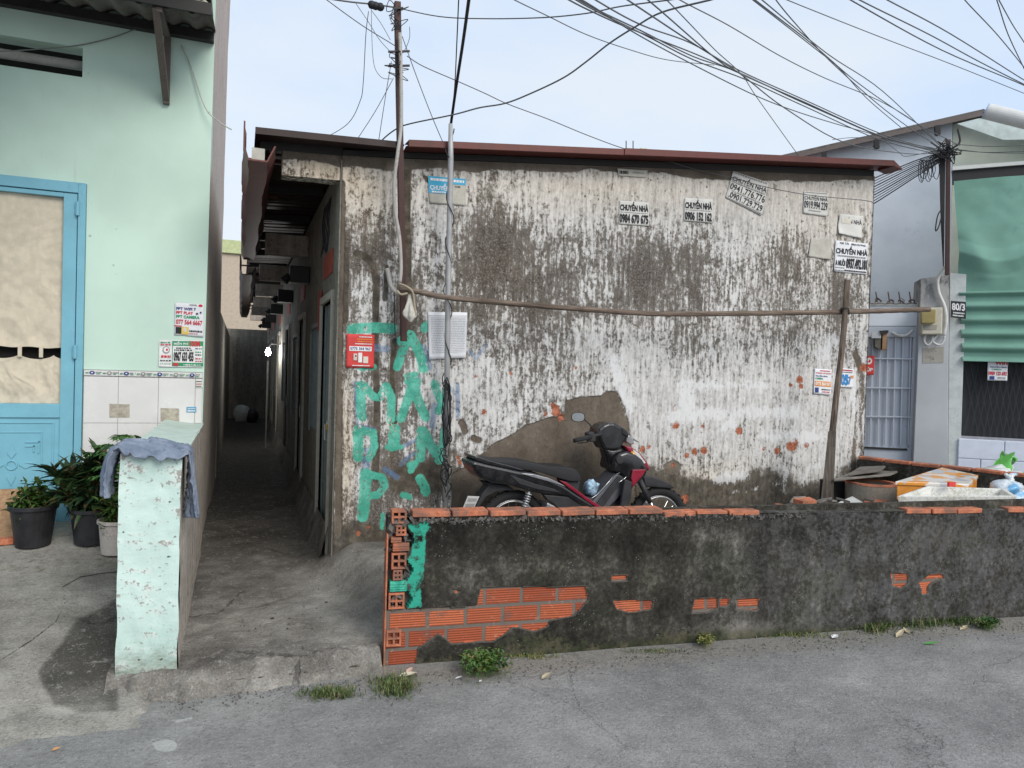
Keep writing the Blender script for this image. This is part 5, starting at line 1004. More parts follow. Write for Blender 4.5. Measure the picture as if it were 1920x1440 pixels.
ex([(1187,881),(1212,880),(1207,890),(1198,900),(1186,914),(1184,897)],-.16,-.14).build('red_side_wing',M_BRED,bk,bevel=.006,seg=3)
ex([(1178,814),(1187,821),(1191,832),(1184,835),(1174,829)],-.045,.045).build('headlamp',plain((.25,.25,.26),.08,spec=.8,coat=1),bk,bevel=.012,seg=3)
ex([(1206,892),(1222,893),(1240,899),(1256,906),(1266,914),(1262,917),(1242,915),(1224,914),(1210,914)],-.05,.05).build('front_mudguard',M_MATB,bk,bevel=.02,seg=4,smooth=True)
for d in (-.075,.075):
    MB().tube([K(1199,900,d),K(1219,942,d)],[.024,.019],12).build('fork_boot',M_MATB,bk,smooth=True); MB().tube([K(1217,936,d),K(1233,975,d*.9)],.014,12).build('fork_leg',M_CHR,bk,smooth=True)
gr=K(1078,826,-.34); MB().tube([gr,K(1107,819,-.20)],[.017,.018],12).build('hand_grip',M_TYRE,bk,smooth=True)
MB().tube([K(1100,820,-.22),K(1125,815,-.09),K(1150,812,0),K(1172,816,.12)],.011,10).build('handlebar',M_MATB,bk,smooth=True)
MB().tube(curve([K(1108,823,-.2),K(1100,829,-.24),K(1084,831,-.30)]),.005,6).build('brake_lever',M_GLB,bk,smooth=True); MB().tube(curve([K(1170,812,.12),K(1182,820,.2),K(1197,829,.26)]),.005,6).build('brake_lever',M_CHR,bk,smooth=True)
ex([(1103,812),(1112,809),(1118,816),(1117,828),(1108,829),(1104,824)],-.2,-.13).build('switch_housing',M_MATB,bk,bevel=.008,seg=3)
MB().tube(curve([K(1113,806,-.16),K(1106,796,-.18),K(1096,787,-.2)]),.005,8).build('mirror_stem',M_MATB,bk,smooth=True)
mc=K(1084,782,-.2); nm_=np.array([-.35,-.93,.1]); mi_=MB()
def mir(s,t):
    a=np.linspace(0,2*PI,25)[:-1]; rx,rz=.052*s,.036*s; sx=np.array([.93,-.35,0]); return [mc+nm_*t+sx*rx*(abs(math.cos(q))**.8*np.sign(math.cos(q)))+np.array([0,0,1])*rz*(abs(math.sin(q))**.8*np.sign(math.sin(q))) for q in a]
for s0,t0,s1,t1 in ((1,0,.75,-.03),): mi_.add(mir(s0,t0)+mir(s1,t1),[(i,(i+1)%24,24+(i+1)%24,24+i) for i in range(24)]+[tuple(range(24,48))]); 
mi_.build('mirror',M_MATB,bk,smooth=False,bevel=.002)
mg=MB(); mg.add(mir(.9,.003),[tuple(range(24))[::-1]]); mg.build('mirror_glass',plain((.6,.62,.62),.05,.95,var=.02),bk)
MB().tube(curve([K(1150,893,-.1),K(1140,905,-.13),K(1122,925,-.13),K(1108,935,-.13)]),.004,6).tube(curve([K(1155,889,-.1),K(1172,884,-.12),K(1176,892,-.12),K(1160,905,-.13)]),.004,6).build('hook_wires',M_CHR,bk,smooth=True)
lump((*K(1108,914,-.02)[:1],BKY-.02,float(K(1108,914)[2])),(.055,.06,.06),5,26,18,.5).build('plastic_bag',plain((.35,.5,.65),.35,var=.6,sc=22),smooth=True,label='small blue and white plastic bag hung before the motorbike seat',cat='bag')
# ================================================================ POSTS, PIPES, RAIL
PY=5.03
bp=thing('brown_steel_post','tall thin brown steel post rising past the shed roof beside the wall crack','post',ony(757,640,PY+.12))
MB().bar(ony(745,4,PY),ony(757,640,PY+.17),.043,.043,up=(0,-1,0)).build('post_shaft',M_RUSTPOST,bp,bevel=.003)
for y in (14,95,122): MB().bar(ony(728 if y>90 else 738,y+2,PY-.03),ony(768 if y>90 else 756,y+1,PY-.03),.012,.012).build('crossarm',M_DARKMETAL,bp)
MB().tube(curve([ony(750,62,PY-.05),ony(752,150,PY-.05),ony(752,235,PY-.05),ony(746,285,PY-.07),ony(739,345,PY-.04),ony(741,395,PY),ony(749,445,PY),ony(752,500,PY),ony(750,530,PY)]),.0125,10).build('conduit',M_PVC,bp,smooth=True)
MB().tube(curve([ony(725,503,5.24),ony(728,512,5.24),ony(733,535,5.23),ony(742,547,5.21),ony(750,550,5.18)]),.017,10).build('conduit_stub',M_PVC,bp,smooth=True)
kb=MB(); rr=random.Random(5)
for k in range(16):
    y=rr.choice([16,40,95,110,122,140]); x=746; kb.tube(curve([ony(x,y,PY-.05),ony(x+rr.uniform(-26,12),y+rr.uniform(-12,16),PY-.1),ony(x+rr.uniform(-20,22),y+rr.uniform(-16,20),PY),ony(x+4,y+rr.uniform(-4,12),PY-.03)]),.0028,5)
for x,y in ((697,9),(713,13),(704,11)): kb.lathe([(0,-.03),(.02,-.02),(.03,0),(.02,.02),(0,.03)],ony(x,y,PY-.1),8)
kb.build('wire_tangle',M_CABLE,bp,smooth=True)
GY=5.16
gp_=thing('grey_service_pipe','thin grey pipe standing before the stained wall with black wire wound round it','pipe',ony(835,1010,GY))
MB().tube([ony(834,1010,GY),ony(840,560,GY),ony(843,400,GY),ony(845,300,GY-.06),ony(845,232,GY-.1)],[.021,.021,.021,.021,.015],14).build('pipe',M_GREYPIPE,gp_,smooth=True)
wr=[]
for k in range(150):
    t=k/149; y=lerp(240,940,t); x=np.interp(y,[232,560,1010],[845,840,834]); a=t*2*PI*8+ (t>.6)*t*10; rr_=.027+.008*math.sin(t*31)+(.012 if .68<t<.9 else 0); b=ony(x,y,GY-(.06 if y<300 else 0)); wr.append(b+np.array([math.cos(a)*rr_,math.sin(a)*rr_,0]))
MB().tube(wr,.0042,6).build('wound_wire',M_CABLE,gp_,smooth=True)
cb=MB(); rr=random.Random(9)
for k in range(5):
    x0=837+rr.uniform(-3,3); y0=rr.uniform(705,730); y1=rr.uniform(830,880); pts=[]
    for j in range(26):
        t=j/25*2*PI; pts.append(ony(x0+math.sin(t)*(6+rr.uniform(-1.5,1.5)),(y0+y1)/2-math.cos(t)*(y1-y0)/2,GY-.04-.01*k))
    cb.tube(pts,.0038,5)
for k in range(7): 
    y=860+rr.uniform(-25,25); cb.tube(curve([ony(838,y,GY-.05),ony(838+rr.uniform(-12,12),y+rr.uniform(-8,12),GY-.07),ony(838+rr.uniform(-14,10),y+rr.uniform(10,40),GY-.05),ony(836,y+50,GY-.03)]),.0038,5)
cb.build('cable_coil',M_CABLE,gp_,smooth=True)
RLp=[(748,540,5.08),(790,548,5.04),(840,558,5.02),(1000,572.5,5.0),(1200,587,4.97),(1300,588.5,4.95),(1450,587,4.93),(1590,584.5,4.92),(1680,582,4.9),(1742,580,4.88)]
C_=curve([ony(*q) for q in RLp],8); MB().tube(C_,[lerp(.019,.025,i/len(C_))*(1+.08*math.sin(i*2.3)) for i in range(len(C_))],10).build('bamboo_rail',M_RAILW,smooth=True,label='long sagging weathered bamboo pole tied horizontally across the stained wall',cat='pole')
wp=thing('leaning_wood_post','grey weathered timber post leaning in the yard and carrying the bamboo pole','post',ony(1546,948,4.84))
m=MB(); C_=curve([ony(1589,525,4.87),ony(1580,640,4.87),ony(1566,760,4.86),ony(1556,860,4.86),ony(1551,935,4.86)],6); m.tube(C_,[.024+.006*i/len(C_) for i in range(len(C_))],9); m.build('upper_pole',M_POLEW,wp,smooth=False)
MB().hexa([ony(1536,965,4.78),ony(1561,965,4.78),ony(1561,965,4.86),ony(1536,965,4.86),ony(1553,808,4.80),ony(1568,808,4.80),ony(1568,808,4.86),ony(1553,812,4.86)]).build('lower_plank',m_wood('dark_splice_plank',(.045,.038,.032),(.15,.125,.105)),wp,bevel=.004)
tb=MB()
for k in range(4): tb.torus(ony(1584+k*.5,579+k*3,4.88),(.1,.05,1),.034,.004,16,5)
tb.build('wire_binding',M_CABLE,wp,smooth=True)
# cloth bag tied at the rail's left end
def ragf(U,V):
    a=U*2*PI; r=(.008+.034*np.clip(V*1.6,0,1)**1.2*np.clip((1.02-V)*5,0,1))*(1+.3*np.sin(a*5+V*6)+.9*(fbm(np.cos(a)*2+4,np.sin(a)*2+V*3+4,3,81)-.5)); c=ony(768,552,5.0); zb=ony(768,603,5.0)[2]
    return np.stack([c[0]+r*np.cos(a)*.9+.012*V,c[1]+r*np.sin(a)*.6,lerp(c[2],zb,V)],1)
MB().grid(ragf,26,24).build('tied_rag',plain((.55,.53,.47),.9,var=.1,dirt=.15),smooth=True,label='dirty white rag tied at the left end of the bamboo pole',cat='rag')
MB().tube(curve([ony(748,532,5.0),ony(760,536,4.98),ony(772,545,4.97),ony(776,560,4.98),ony(779,592,4.99)]),.008,7).tube(curve([ony(744,545,5.0),ony(752,552,4.98),ony(764,550,4.97)]),.008,7).build('rail_tie',plain((.35,.3,.22),.9),smooth=True,label='twisted tan tie holding the bamboo pole to the brown steel post',cat='tie')
MB().tube([ony(739,548,5.12),ony(741,640,5.26)],.004,6).build('hanging_rod',M_CABLE,label='thin dark rod hanging straight down below the brown steel post joint',cat='rod')
# ================================================================ POSTERS
def W(*P): return [ony(a,b,BY-.005) for a,b in P]
def pw(name,label,P,base,items,**k): return poster(name,label,W(*P),FRONT,base,items,**k)
CN='CHUYỂN NHÀ'
def tornb(U,V): 
    return U,np.where(V>.9,V+.06*(vnoise(U*9,U*0,5)-.5),V)
pw('poster','torn blue and white notice high on the wall behind the grey pipe',[(802,330),(873,336),(872,386),(805,381)],M_OLDP,[('#rect',0,0,1,.24,'c'),('#rect',0,.22,.5,.62,'c'),('#rect',.48,.2,.62,.45,'c'),('~',.06,.07,.95,.16,'w'),('CHUYỂN',.04,.24,.56,.5,'w',.03),('~',.08,.54,.45,.6,'w'),('~',.7,.3,.85,.34,'k')],seed=1)
pw('poster','white notice reading 0984 670 675, leftmost of the two level ones high on the wall',[(1161,376),(1217,380),(1216,424),(1160,420)],M_PAPER,[(CN,.02,.02,.97,.42,'k',.05),('~',.05,.47,.95,.5,'s'),('0984 670 675',.01,.54,.97,.95,'k',.05)],seed=2,curl=.003)
pw('poster','white notice reading 0906 152 162 right of centre high on the wall',[(1283,371),(1336,374),(1335,418),(1282,414)],M_PAPER,[(CN,.02,.04,.97,.46,'k',.05),('~',.05,.5,.95,.53,'s'),('0906 152 162',.02,.58,.97,.97,'k',.05)],seed=3,curl=.004)
pw('poster','crooked notice with two phone numbers tilted down to the right',[(1374,321),(1441,343),(1427,404),(1360,371)],M_PAPER,[('~',.05,.02,.95,.07,'s'),(CN,.03,.09,.98,.32,'k',.015),('~',.05,.35,.95,.39,'s'),('0941.776.776',.03,.42,.99,.64,'k',.012),('~',.1,.66,.9,.69,'s'),('.0901.729.729',.05,.72,.97,.92,'k',.012),('~',.05,.95,.95,.98,'s')],seed=4,curl=.006)
pw('poster','notice reading 0919.994 229 near the right end of the wall',[(1507,358),(1553,362),(1550,406),(1505,400)],M_PAPER,[('~',.05,.03,.95,.07,'s'),(CN,.03,.12,.97,.38,'k',.01),('0919.994 229',.02,.42,.98,.76,'k',.015),('~',.2,.82,.7,.86,'s')],seed=5,curl=.007)
pw('poster','half torn notice with only the end of the word NHÀ left',[(1573,401),(1617,405),(1613,447),(1569,439)],M_PAPER,[('ỂN NHÀ',.36,.1,.97,.42,'k',.01),('#rect',.1,.18,.5,.44,'p')],seed=6,curl=.016,torn=tornb)
pw('poster','blank faded paper scrap left of the big moving notice',[(1520,447),(1558,446),(1556,487),(1514,482)],M_OLDP,[],seed=7,curl=.014,torn=tornb)
pw('poster','big crisp white notice reading 0937.492.181 at the right end of the wall',[(1566,451),(1627,457),(1624,515),(1563,509)],M_PAPERW,[('TRÍ TÀI',.12,.02,.4,.1,'k'),('BÌNH DƯƠNG',.48,.03,.92,.11,'k'),(CN,.02,.14,.99,.41,'k',.04),('~',.08,.45,.95,.5,'s'),('A MƯỜI',.02,.56,.32,.8,'k',.04),('0937.492.181',.35,.53,.99,.87,'k',.05),('~',.02,.84,.32,.88,'s'),('~',.3,.91,.97,.95,'k'),('~',.02,.93,.28,.97,'s')],seed=8,curl=.003)
pw('poster','faint ragged remnant of a notice just under the roof edge',[(1157,316),(1214,320),(1211,333),(1159,330)],M_OLDP,[('~',.05,.3,.35,.7,'k'),('~',.5,.35,.9,.5,'s')],seed=9,curl=.01,torn=tornb)
def big(U,V): return U,V
o=pw('poster','large pale sheet of close printed columns behind the grey pipe',[(802,585),(876,586),(873,671),(804,674)],M_PAPERW,[('#rect',0,.075,1,.08,'s')]+[('~',.07,.12+.037*r_,.95,.128+.037*r_,'s') for r_ in range(21)],seed=10,curl=.006)
rp=[('#rect',.1,.36,.9,.5,'w'),('0775 364 967',.13,.385,.87,.475,'n',.03),('~',.45,.06,.92,.09,'w'),('~',.38,.13,.92,.16,'o'),('~',.38,.2,.92,.23,'o'),('~',.3,.27,.92,.30,'w'),('#rect',.42,.55,.56,.84,'w'),('#rect',.25,.58,.38,.78,'p'),('#rect',.6,.66,.78,.86,'p'),('#disc',.3,.62,.36,.68,'k'),('~',.2,.92,.85,.95,'w')]
pw('poster','red internet service poster between green graffiti left of the wall crack',[(650,626),(702,628),(701,690),(649,689)],M_REDP,rp,seed=11,curl=.004)
fp=[('~',.5,.03,.75,.08,'s'),('#disc',.8,.02,.95,.1,'r'),('FPT WIFI 7',.05,.14,.72,.23,'n',.04),('FPT PLAY',.05,.26,.63,.35,'r',.04),('FPT CAMERA',.05,.38,.85,.47,'g',.04),('077 564 6667',.05,.51,.95,.66,'r',.03),('#rect',0,.70,.25,.73,'r'),('#rect',.04,.75,.24,.95,'k'),('#rect',.24,.73,.48,.96,'y'),('#disc',.3,.74,.42,.9,'p'),('~',.5,.82,.95,.87,'k'),('~',.5,.91,.8,.93,'r'),('#disc',.72,.28,.8,.34,'k'),('#disc',.85,.24,.92,.3,'n')]
M_=lambda *P:[ony(a,b,HY-.002) for a,b in P]
poster('poster','white internet poster with red phone number on the mint wall edge',M_((328,567),(383,570),(382,632),(327,628)),FRONT,M_PAPERW,fp,seed=12,curl=.004)
gp2=[('#rect',0,0,1,1,'w'),('#rect',.30,.04,.99,.22,'g'),('#rect',.30,.84,.99,.97,'g'),('#rect',.985,.04,1,.97,'g'),('#rect',.29,.04,.305,.97,'g'),('MIỄN PHÍ',.33,.06,.66,.18,'w',.03),('100M',.69,.03,.93,.24,'r',.04),('~',.38,.28,.72,.32,'k'),('~',.34,.35,.74,.4,'k'),('0967 633 455',.33,.43,.78,.8,'k',.05),('~',.82,.3,.97,.33,'k'),('~',.82,.42,.97,.46,'g'),('~',.82,.52,.97,.56,'k'),('~',.82,.66,.97,.7,'r'),('~',.82,.76,.97,.79,'r'),('~',.55,.9,.95,.94,'w'),('#disc',.08,.24,.24,.5,'s'),('#disc',.1,.27,.22,.47,'w'),('#disc',.15,.32,.2,.42,'r'),('~',.03,.08,.27,.12,'g'),('~',.03,.16,.27,.2,'r'),('~',.05,.58,.26,.66,'r'),('~',.03,.75,.27,.79,'k'),('~',.03,.88,.27,.9,'g'),('#rect',.32,.86,.44,.95,'r')]
poster('poster','green framed internet poster just above the flowered tile border',M_((299,637),(381,638),(381,689),(298,687)),FRONT,M_PAPERW,gp2,seed=13,curl=.003)
cp=[('~',.3,.05,.9,.09,'r'),('INTERNET CÁP QUANG',.08,.13,.97,.2,'r',.03),('TRUYỀN HÌNH',.06,.23,.75,.31,'n',.03),('CAMERA',.06,.34,.5,.42,'g',.03),('#rect',.05,.48,.97,.68,'o'),('0775 564 967',.08,.51,.95,.65,'w',.04),('#rect',.06,.74,.28,.94,'n'),('~',.45,.78,.95,.82,'k'),('~',.5,.87,.9,.91,'r')]
pw('poster','small colourful internet poster with orange number bar left of the leaning post',[(1527,691),(1559,693),(1556,741),(1524,738)],M_PAPERW,cp,seed=14,curl=.006)
pw('poster','ragged poster with blue digits just right of the leaning post',[(1575,690),(1600,692),(1598,727),(1574,726)],M_PAPERW,[('~',.1,.06,.9,.13,'r'),('~',.1,.18,.9,.22,'k'),('05',.05,.3,.6,.9,'b',.05),('67',.45,.4,.8,.85,'b',.04),('~',.75,.35,.98,.5,'o')],seed=15,curl=.01)
poster('poster','red torn poster sticking out at the shed corner against the grey gate',[RP(a,b,-.03) for a,b in ((1618,667),(1640,667),(1638,703),(1616,703))],nR,M_REDP,[('#disc',.3,.1,.8,.45,'w'),('#disc',.42,.2,.68,.36,'r'),('ÚP',.35,.6,.9,.82,'w',.04)],seed=16,curl=.01)
poster('poster','white and red wifi poster under the green shutter sheet',[RP(a,b,.02) for a,b in ((1852,676),(1890,677),(1888,714),(1851,713))],nR,M_PAPERW,[('WIFI',.35,.01,.98,.2,'r',.05),('TRUYỀN HÌNH',.1,.26,.95,.36,'n',.03),('CAMERA',.2,.4,.7,.48,'g',.02),('0989 123 692',.03,.54,.97,.74,'r',.04),('#rect',.1,.78,.35,.96,'n'),('~',.5,.84,.9,.88,'k')],seed=17,curl=.004)
poster('sticker','tiny blue sticker low on the white dado tiles',[ony(a,b,HY-.014) for a,b in ((350,763),(368,763),(368,773),(350,773))],FRONT,M_BLUEP,[('~',.1,.2,.9,.4,'w'),('~',.1,.6,.9,.85,'w')],seed=18,curl=.001,cat='sticker',dist=.002)
poster('sticker','tiny white printed sticker at the right end of the tile dado',[ony(a,b,HY-.014) for a,b in ((367,713),(380,713),(380,727),(367,727))],FRONT,M_PAPER,[('~',.05,.1,.9,.2,'k'),('~',.05,.45,.9,.55,'r'),('~',.05,.75,.8,.85,'k')],seed=19,curl=.001,cat='sticker',dist=.002)
# ================================================================ CABLE POST AND OVERHEAD CABLES
CPD=7.0
cpn=thing('cable_post','dark steel post on the gate pillar carrying a knot of black cables','post',RP(1777,515,-.25))
MB().bar(RP(1778,262,-.3),RP(1776,516,-.22),.036,.036,up=nR).build('post_shaft',M_RUSTPOST,cpn,bevel=.003)
kn=MB(); rr=random.Random(11)
for k in range(34):
    x=1768+rr.gauss(0,8); y=286+rr.gauss(0,5); kn.tube(curve([RP(x,y,-.34),RP(x+rr.gauss(0,12),y+rr.gauss(0,9),-.4),RP(x+rr.gauss(0,14),y+rr.gauss(0,9),-.36),RP(1776+rr.gauss(0,5),284+rr.gauss(0,6),-.34)]),.0042,5)
for k in range(9):
    x=1745+rr.uniform(-22,22); h=rr.uniform(14,48); w2=rr.uniform(3,9); pts=[RP(x+w2*math.sin(t),300+h/2-h/2*math.cos(t)+rr.uniform(-1,1),-.34) for t in np.linspace(0,2*PI,18)]; kn.tube(pts,.0035,5)
for k in range(6): kn.tube(curve([RP(1762+k*2,290,-.34),RP(1763+k*1.6,350,-.34),RP(1765+k,420,-.32),RP(1769,500,-.24)]),.005,5)
kn.tube(curve([RP(1766,392,-.32),RP(1758,405,-.34),RP(1754,432,-.34),RP(1760,425,-.34),RP(1768,396,-.32)]),.006,5)
kn.tube(curve([RP(1796,242,-.3),RP(1800,265,-.32),RP(1790,275,-.33),RP(1780,280,-.33)]),.01,5)
kn.build('cable_knot',M_CABLE,cpn,smooth=True)
KD=6.9
G1='thin black cables crossing the sky towards the cable knot'; G2='single cables strung from the brown steel post'
def wire(P,d0,d1,r,label,group,mat=None,name='overhead_cable'):
    L_=[0]; 
    for i in range(1,len(P)): L_.append(L_[-1]+math.hypot(P[i][0]-P[i-1][0],P[i][1]-P[i-1][1]))
    pts=[ond(x,y,lerp(d0,d1,l/L_[-1])) for (x,y),l in zip(P,L_)]
    return MB().tube(curve(pts,6),r*.72,6).build(name,mat or M_GCABLE,smooth=True,label=label,cat='cable',group=group)
T1='one of the black cables sweeping down in the main bundle to the knot'
for P,d in (([(1060,-40),(1117,0),(1203,47),(1296,81),(1386,132),(1510,188),(1655,252),(1758,282)],3.2),([(1040,-15),(1100,17),(1185,55),(1296,98),(1386,137),(1484,181),(1651,256),(1760,284)],3.3),([(1130,-30),(1177,0),(1296,79),(1386,137),(1472,203),(1583,267),(1700,288),(1762,286)],3.0),([(1160,-35),(1215,0),(1339,107),(1390,139),(1510,192),(1660,258),(1762,280)],3.1),([(1040,-35),(1100,8),(1203,58),(1300,106),(1386,136),(1500,190),(1655,256),(1765,288)],3.4),([(1050,-20),(1105,14),(1210,66),(1300,112),(1400,150),(1510,200),(1650,262),(1762,290)],3.35)):
    wire(P,d,KD,.0055,T1,G1)
wire([(1050,-20),(1100,5),(1194,64),(1305,124),(1416,179),(1493,209),(1570,233),(1617,246),(1700,270)],3.2,KD,.005,'black cable sagging lowest in the bundle left of the gable roof','overhead cables')
wire([(1200,-40),(1250,0),(1339,92),(1390,139),(1420,184),(1493,286),(1504,303)],3.2,6.9,.0045,'thin cable dropping steeply from the bundle to the brown roof edge','overhead cables')
wire([(1215,-40),(1275,0),(1365,47),(1463,105),(1548,147),(1647,188),(1719,231),(1764,272)],3.4,KD,.0045,'lone cable arcing alone across the middle right sky','overhead cables')
T2='one of the steep cables falling from the top edge to the gable'
for P in ([(1370,-30),(1412,0),(1527,90),(1574,128),(1625,184),(1689,239)],[(1385,-35),(1429,0),(1553,102),(1655,171),(1762,273)],[(1430,-45),(1455,0),(1501,55),(1557,115),(1640,190),(1700,236),(1765,278)],[(1372,-36),(1416,0),(1527,86),(1612,158),(1719,231),(1800,273)]): wire(P,3.3,KD,.0048,T2,'steep cables falling from the top edge')
wire([(1420,-25),(1476,0),(1647,68),(1783,120),(1920,175),(1980,200)],4,6.5,.004,'long straight thin cable crossing right sky above the gable','overhead cables')
T3='one of three parallel cables running to the right edge above the tube'
for P in ([(1540,-35),(1595,0),(1766,94),(1920,160),(1980,190)],[(1555,-35),(1612,0),(1741,64),(1835,115),(1920,158),(1980,186)],[(1600,-35),(1664,0),(1783,64),(1920,150),(1980,185)]): wire(P,3.6,6,.0052,T3,'parallel cables to the right edge')
T4='one of the steep cables in the top right corner'
for P in ([(1780,-40),(1809,0),(1869,64),(1920,126),(1960,175)],[(1850,-50),(1869,0),(1890,64),(1920,128),(1940,170)],[(1845,-50),(1873,0),(1899,47),(1920,79),(1955,135)]): wire(P,3.4,5,.0042,T4,'steep corner cables')
T5='one of the taut black cables fanning from the knot down behind the shed roof'
for k in range(10): wire([(1772,284+k*1.5),(1715,302+k*3.4),(1640,334+k*5.2),(1560,372+k*6)],KD,8.2,.0055 if k%3 else .008,T5,'cables fanning down from the knot',M_CABLE)
for k,(y0,y1) in enumerate(((270,273),(281,284),(279,287))): wire([(1786,y0),(1850,(y0+y1)/2+3),(1920,y1),(1990,y1+1)],6.85,6.2,.0045,'one of the level cables running right from the knot across the cream gable','level cables right of the knot')
wire([(1560,262),(1600,258),(1650,262),(1685,285),(1700,293),(1755,282)],7.3,6.9,.004,'slack thin cable looping across the upper blue wall','overhead cables')
wire([(1331,0),(1241,23),(1190,51),(1143,81),(1100,115),(1056,146),(991,177),(946,194),(899,202),(850,215),(769,232),(741,243),(712,268),(691,305),(686,333)],3.6,5.55,.0068,'thick black cable swinging in a big curve from top right to the brown post','overhead cables')
wire([(1331,0),(1400,-20)],3.6,3.4,.0068,'stub of the thick swinging cable leaving the top edge','overhead cables')
wire([(1300,-8),(1254,0),(1164,12),(1100,25),(1017,33),(912,35),(824,31),(741,14)],3.7,5.4,.0055,'black cable sagging level from the brown post top towards the right','overhead cables')
wire([(741,14),(700,8),(645,2),(560,-12)],5.4,5.2,.008,'thick cable leaving the brown post top to the left','overhead cables')
wire([(940,-15),(965,0),(1027,30),(1100,65),(1177,92),(1250,112),(1339,122)],4,6.5,.0045,'thin cable running down right and joining the bundle from the left','overhead cables')
wire([(763,105),(793,124),(855,151),(907,174),(952,195),(1027,223),(1100,253),(1168,278),(1224,293),(1305,318),(1373,333),(1438,351),(1519,366),(1622,376),(1640,382)],5.3,6.75,.0048,'cable running from the brown post down across the notices at right','overhead cables')
wire([(754,68),(782,146),(811,221),(838,284)],5.3,5.5,.0045,'straight cable from the brown post to the grey pipe','overhead cables')
wire([(691,21),(686,65),(681,156),(675,190),(652,232),(600,264)],5.3,5.9,.004,'cable hanging in a curve left of the brown post to the roof','overhead cables')
wire([(600,-10),(613,0),(678,47),(741,86)],4.9,5.4,.0045,'cable slanting from the top edge down to the brown post','overhead cables')
wire([(738,146),(704,208),(668,264)],5.4,5.7,.0038,'thin pale cable slanting left from the post to the roof','overhead cables')
wire([(734,115),(725,167),(709,271),(700,339),(683,407)],5.3,5.55,.004,'dark cable hanging from the post over the left roof end','overhead cables')
wire([(705,289),(702,320),(700,400)],5.5,5.6,.003,'short thin cable end dangling on the upper left wall','overhead cables')
wire([(696,16),(697,60),(699,104),(704,130),(717,146),(735,148)],5.2,5.3,.003,'thin loop of cable hanging beside the post top','overhead cables')
wire([(665,3),(690,40),(712,75),(735,100)],5.1,5.3,.003,'thin cable between the insulators and the post','overhead cables')
wire([(697,20),(715,45),(732,75)],5.1,5.3,.003,'short thin cable above the post crossarm','overhead cables')
wire([(768,50),(768,70),(762,88),(755,100)],5.2,5.3,.003,'small wire whisker curling right of the post','overhead cables')
wire([(884,-40),(879,0),(868,80),(855,165),(845,236)],3.9,5.55,.0145,'thick black cable falling into the top of the grey pipe','overhead cables',M_CABLE)
wire([(862,-30),(860,0),(857,70),(853,156),(849,200)],4.2,5.5,.0055,'thin black cable beside the thick one entering the grey pipe','overhead cables',M_CABLE)
# ================================================================ YARD CLUTTER AT THE RIGHT
wl=thing('brick_ring','round rendered brick ring with red rim among rubble near the leaning post','well ring',ony(1625,950,4.75))
cW=ony(1633,935,4.75); zt=ony(1633,912,4.6)[2]; zb2=.3
MB().lathe([(.21,zb2-zt),(.215,0),(.17,.0),(.165,zb2-zt)],(cW[0],cW[1],zt),32).build('ring_wall',plain((.26,.23,.19),.9,var=.2,dirt=.25),wl); MB().lathe([(.218,-.004),(.214,.012),(.172,.012),(.168,-.004)],(cW[0],cW[1],zt),32).build('ring_rim',M_BRICK,wl)
for k,(a,b,c,d,lab) in enumerate((((1564,905),(1600,893),(1690,903),(1668,915),'grey boards'),((1590,900),(1612,888),(1660,892),(1650,900),'pale boards'))):
    P=[ony(*a,4.75),ony(*b,5.05),ony(*c,5.0),ony(*d,4.7)]; z=zt+.03+k*.04; P=[np.array([p[0],p[1],z+.012*i]) for i,p in enumerate(P)]; MB().prism(P,(0,0,.02)).build('rubble_board',M_PLANK if k==0 else M_CORR,label='flat '+lab+' lying over the brick ring, '+('larger and lower one' if k==0 else 'smaller one on top'),cat='board',bevel=.003)
MB().box(*sorted((ony(1560,930,4.9)[0],ony(1600,930,4.9)[0])),4.9,5.05,.3,zt-.0).build('dark_crate',M_BLACKP,label='dark crate in shadow left of the brick ring',cat='crate',bevel=.004)
rr=random.Random(21)
labs=['broken grey tile shard among the yard rubble','brown shard of broken board by the leaning post foot','reddish broken brick lump by the leaning post','pale flat slab piece lying right of the leaning post']
for k in range(26):
    x=rr.uniform(1470,1700); y0=rr.uniform(4.2,5.0); zz=.66+rr.uniform(-.06,.05) if x>1500 else .6; 
    c=ony(x,948-rr.uniform(0,14)*(x>1490),y0); a=rr.uniform(0,PI); s=rr.uniform(.04,.1); ta=rr.uniform(-.25,.25)
    A=np.array([math.cos(a),math.sin(a),ta])*s; B_=np.array([-math.sin(a),math.cos(a),rr.uniform(-.2,.2)])*s*.6; kk=rr.choice([0,0,1,2])
    MB().prism([c-A-B_,c+A-B_*.6,c+A*.7+B_,c-A*.8+B_],(0,0,-.018 if kk!=2 else -.04)).build('rubble_shard',[M_CORR,M_PLY if 0 else M_PLANK,M_BRICK][kk],label=labs[kk],cat='rubble',group='broken rubble by the leaning post: '+['grey tile','brown board','brick'][kk],bevel=.003)
c0=ony(1600,938,4.6); MB().prism([ony(1562,946,4.35),ony(1598,930,4.75),ony(1622,944,4.5),ony(1600,950,4.3)],(0,0,-.015)).build('pale_slab',M_WHITEF,label=labs[3],cat='slab',bevel=.003)
mnd=MB(); mnd.grid(lambda U,V:np.stack([lerp(3.6,6.0,U),lerp(3.75,5.24,V),.26+.30*np.exp(-((U-.55)/.25)**2-((V-.5)/.35)**2)+.05*fbm(U*20,V*14,4,91)],1),50,40); mnd.build('rubble_mound',M_ALLEY,label='low mound of earth and rubble filling the yard corner',cat='mound',kind='stuff',smooth=True,attrs={'dirt':np.full(51*41,.5),'moss':np.full(51*41,.2),'ck':np.zeros(51*41)})
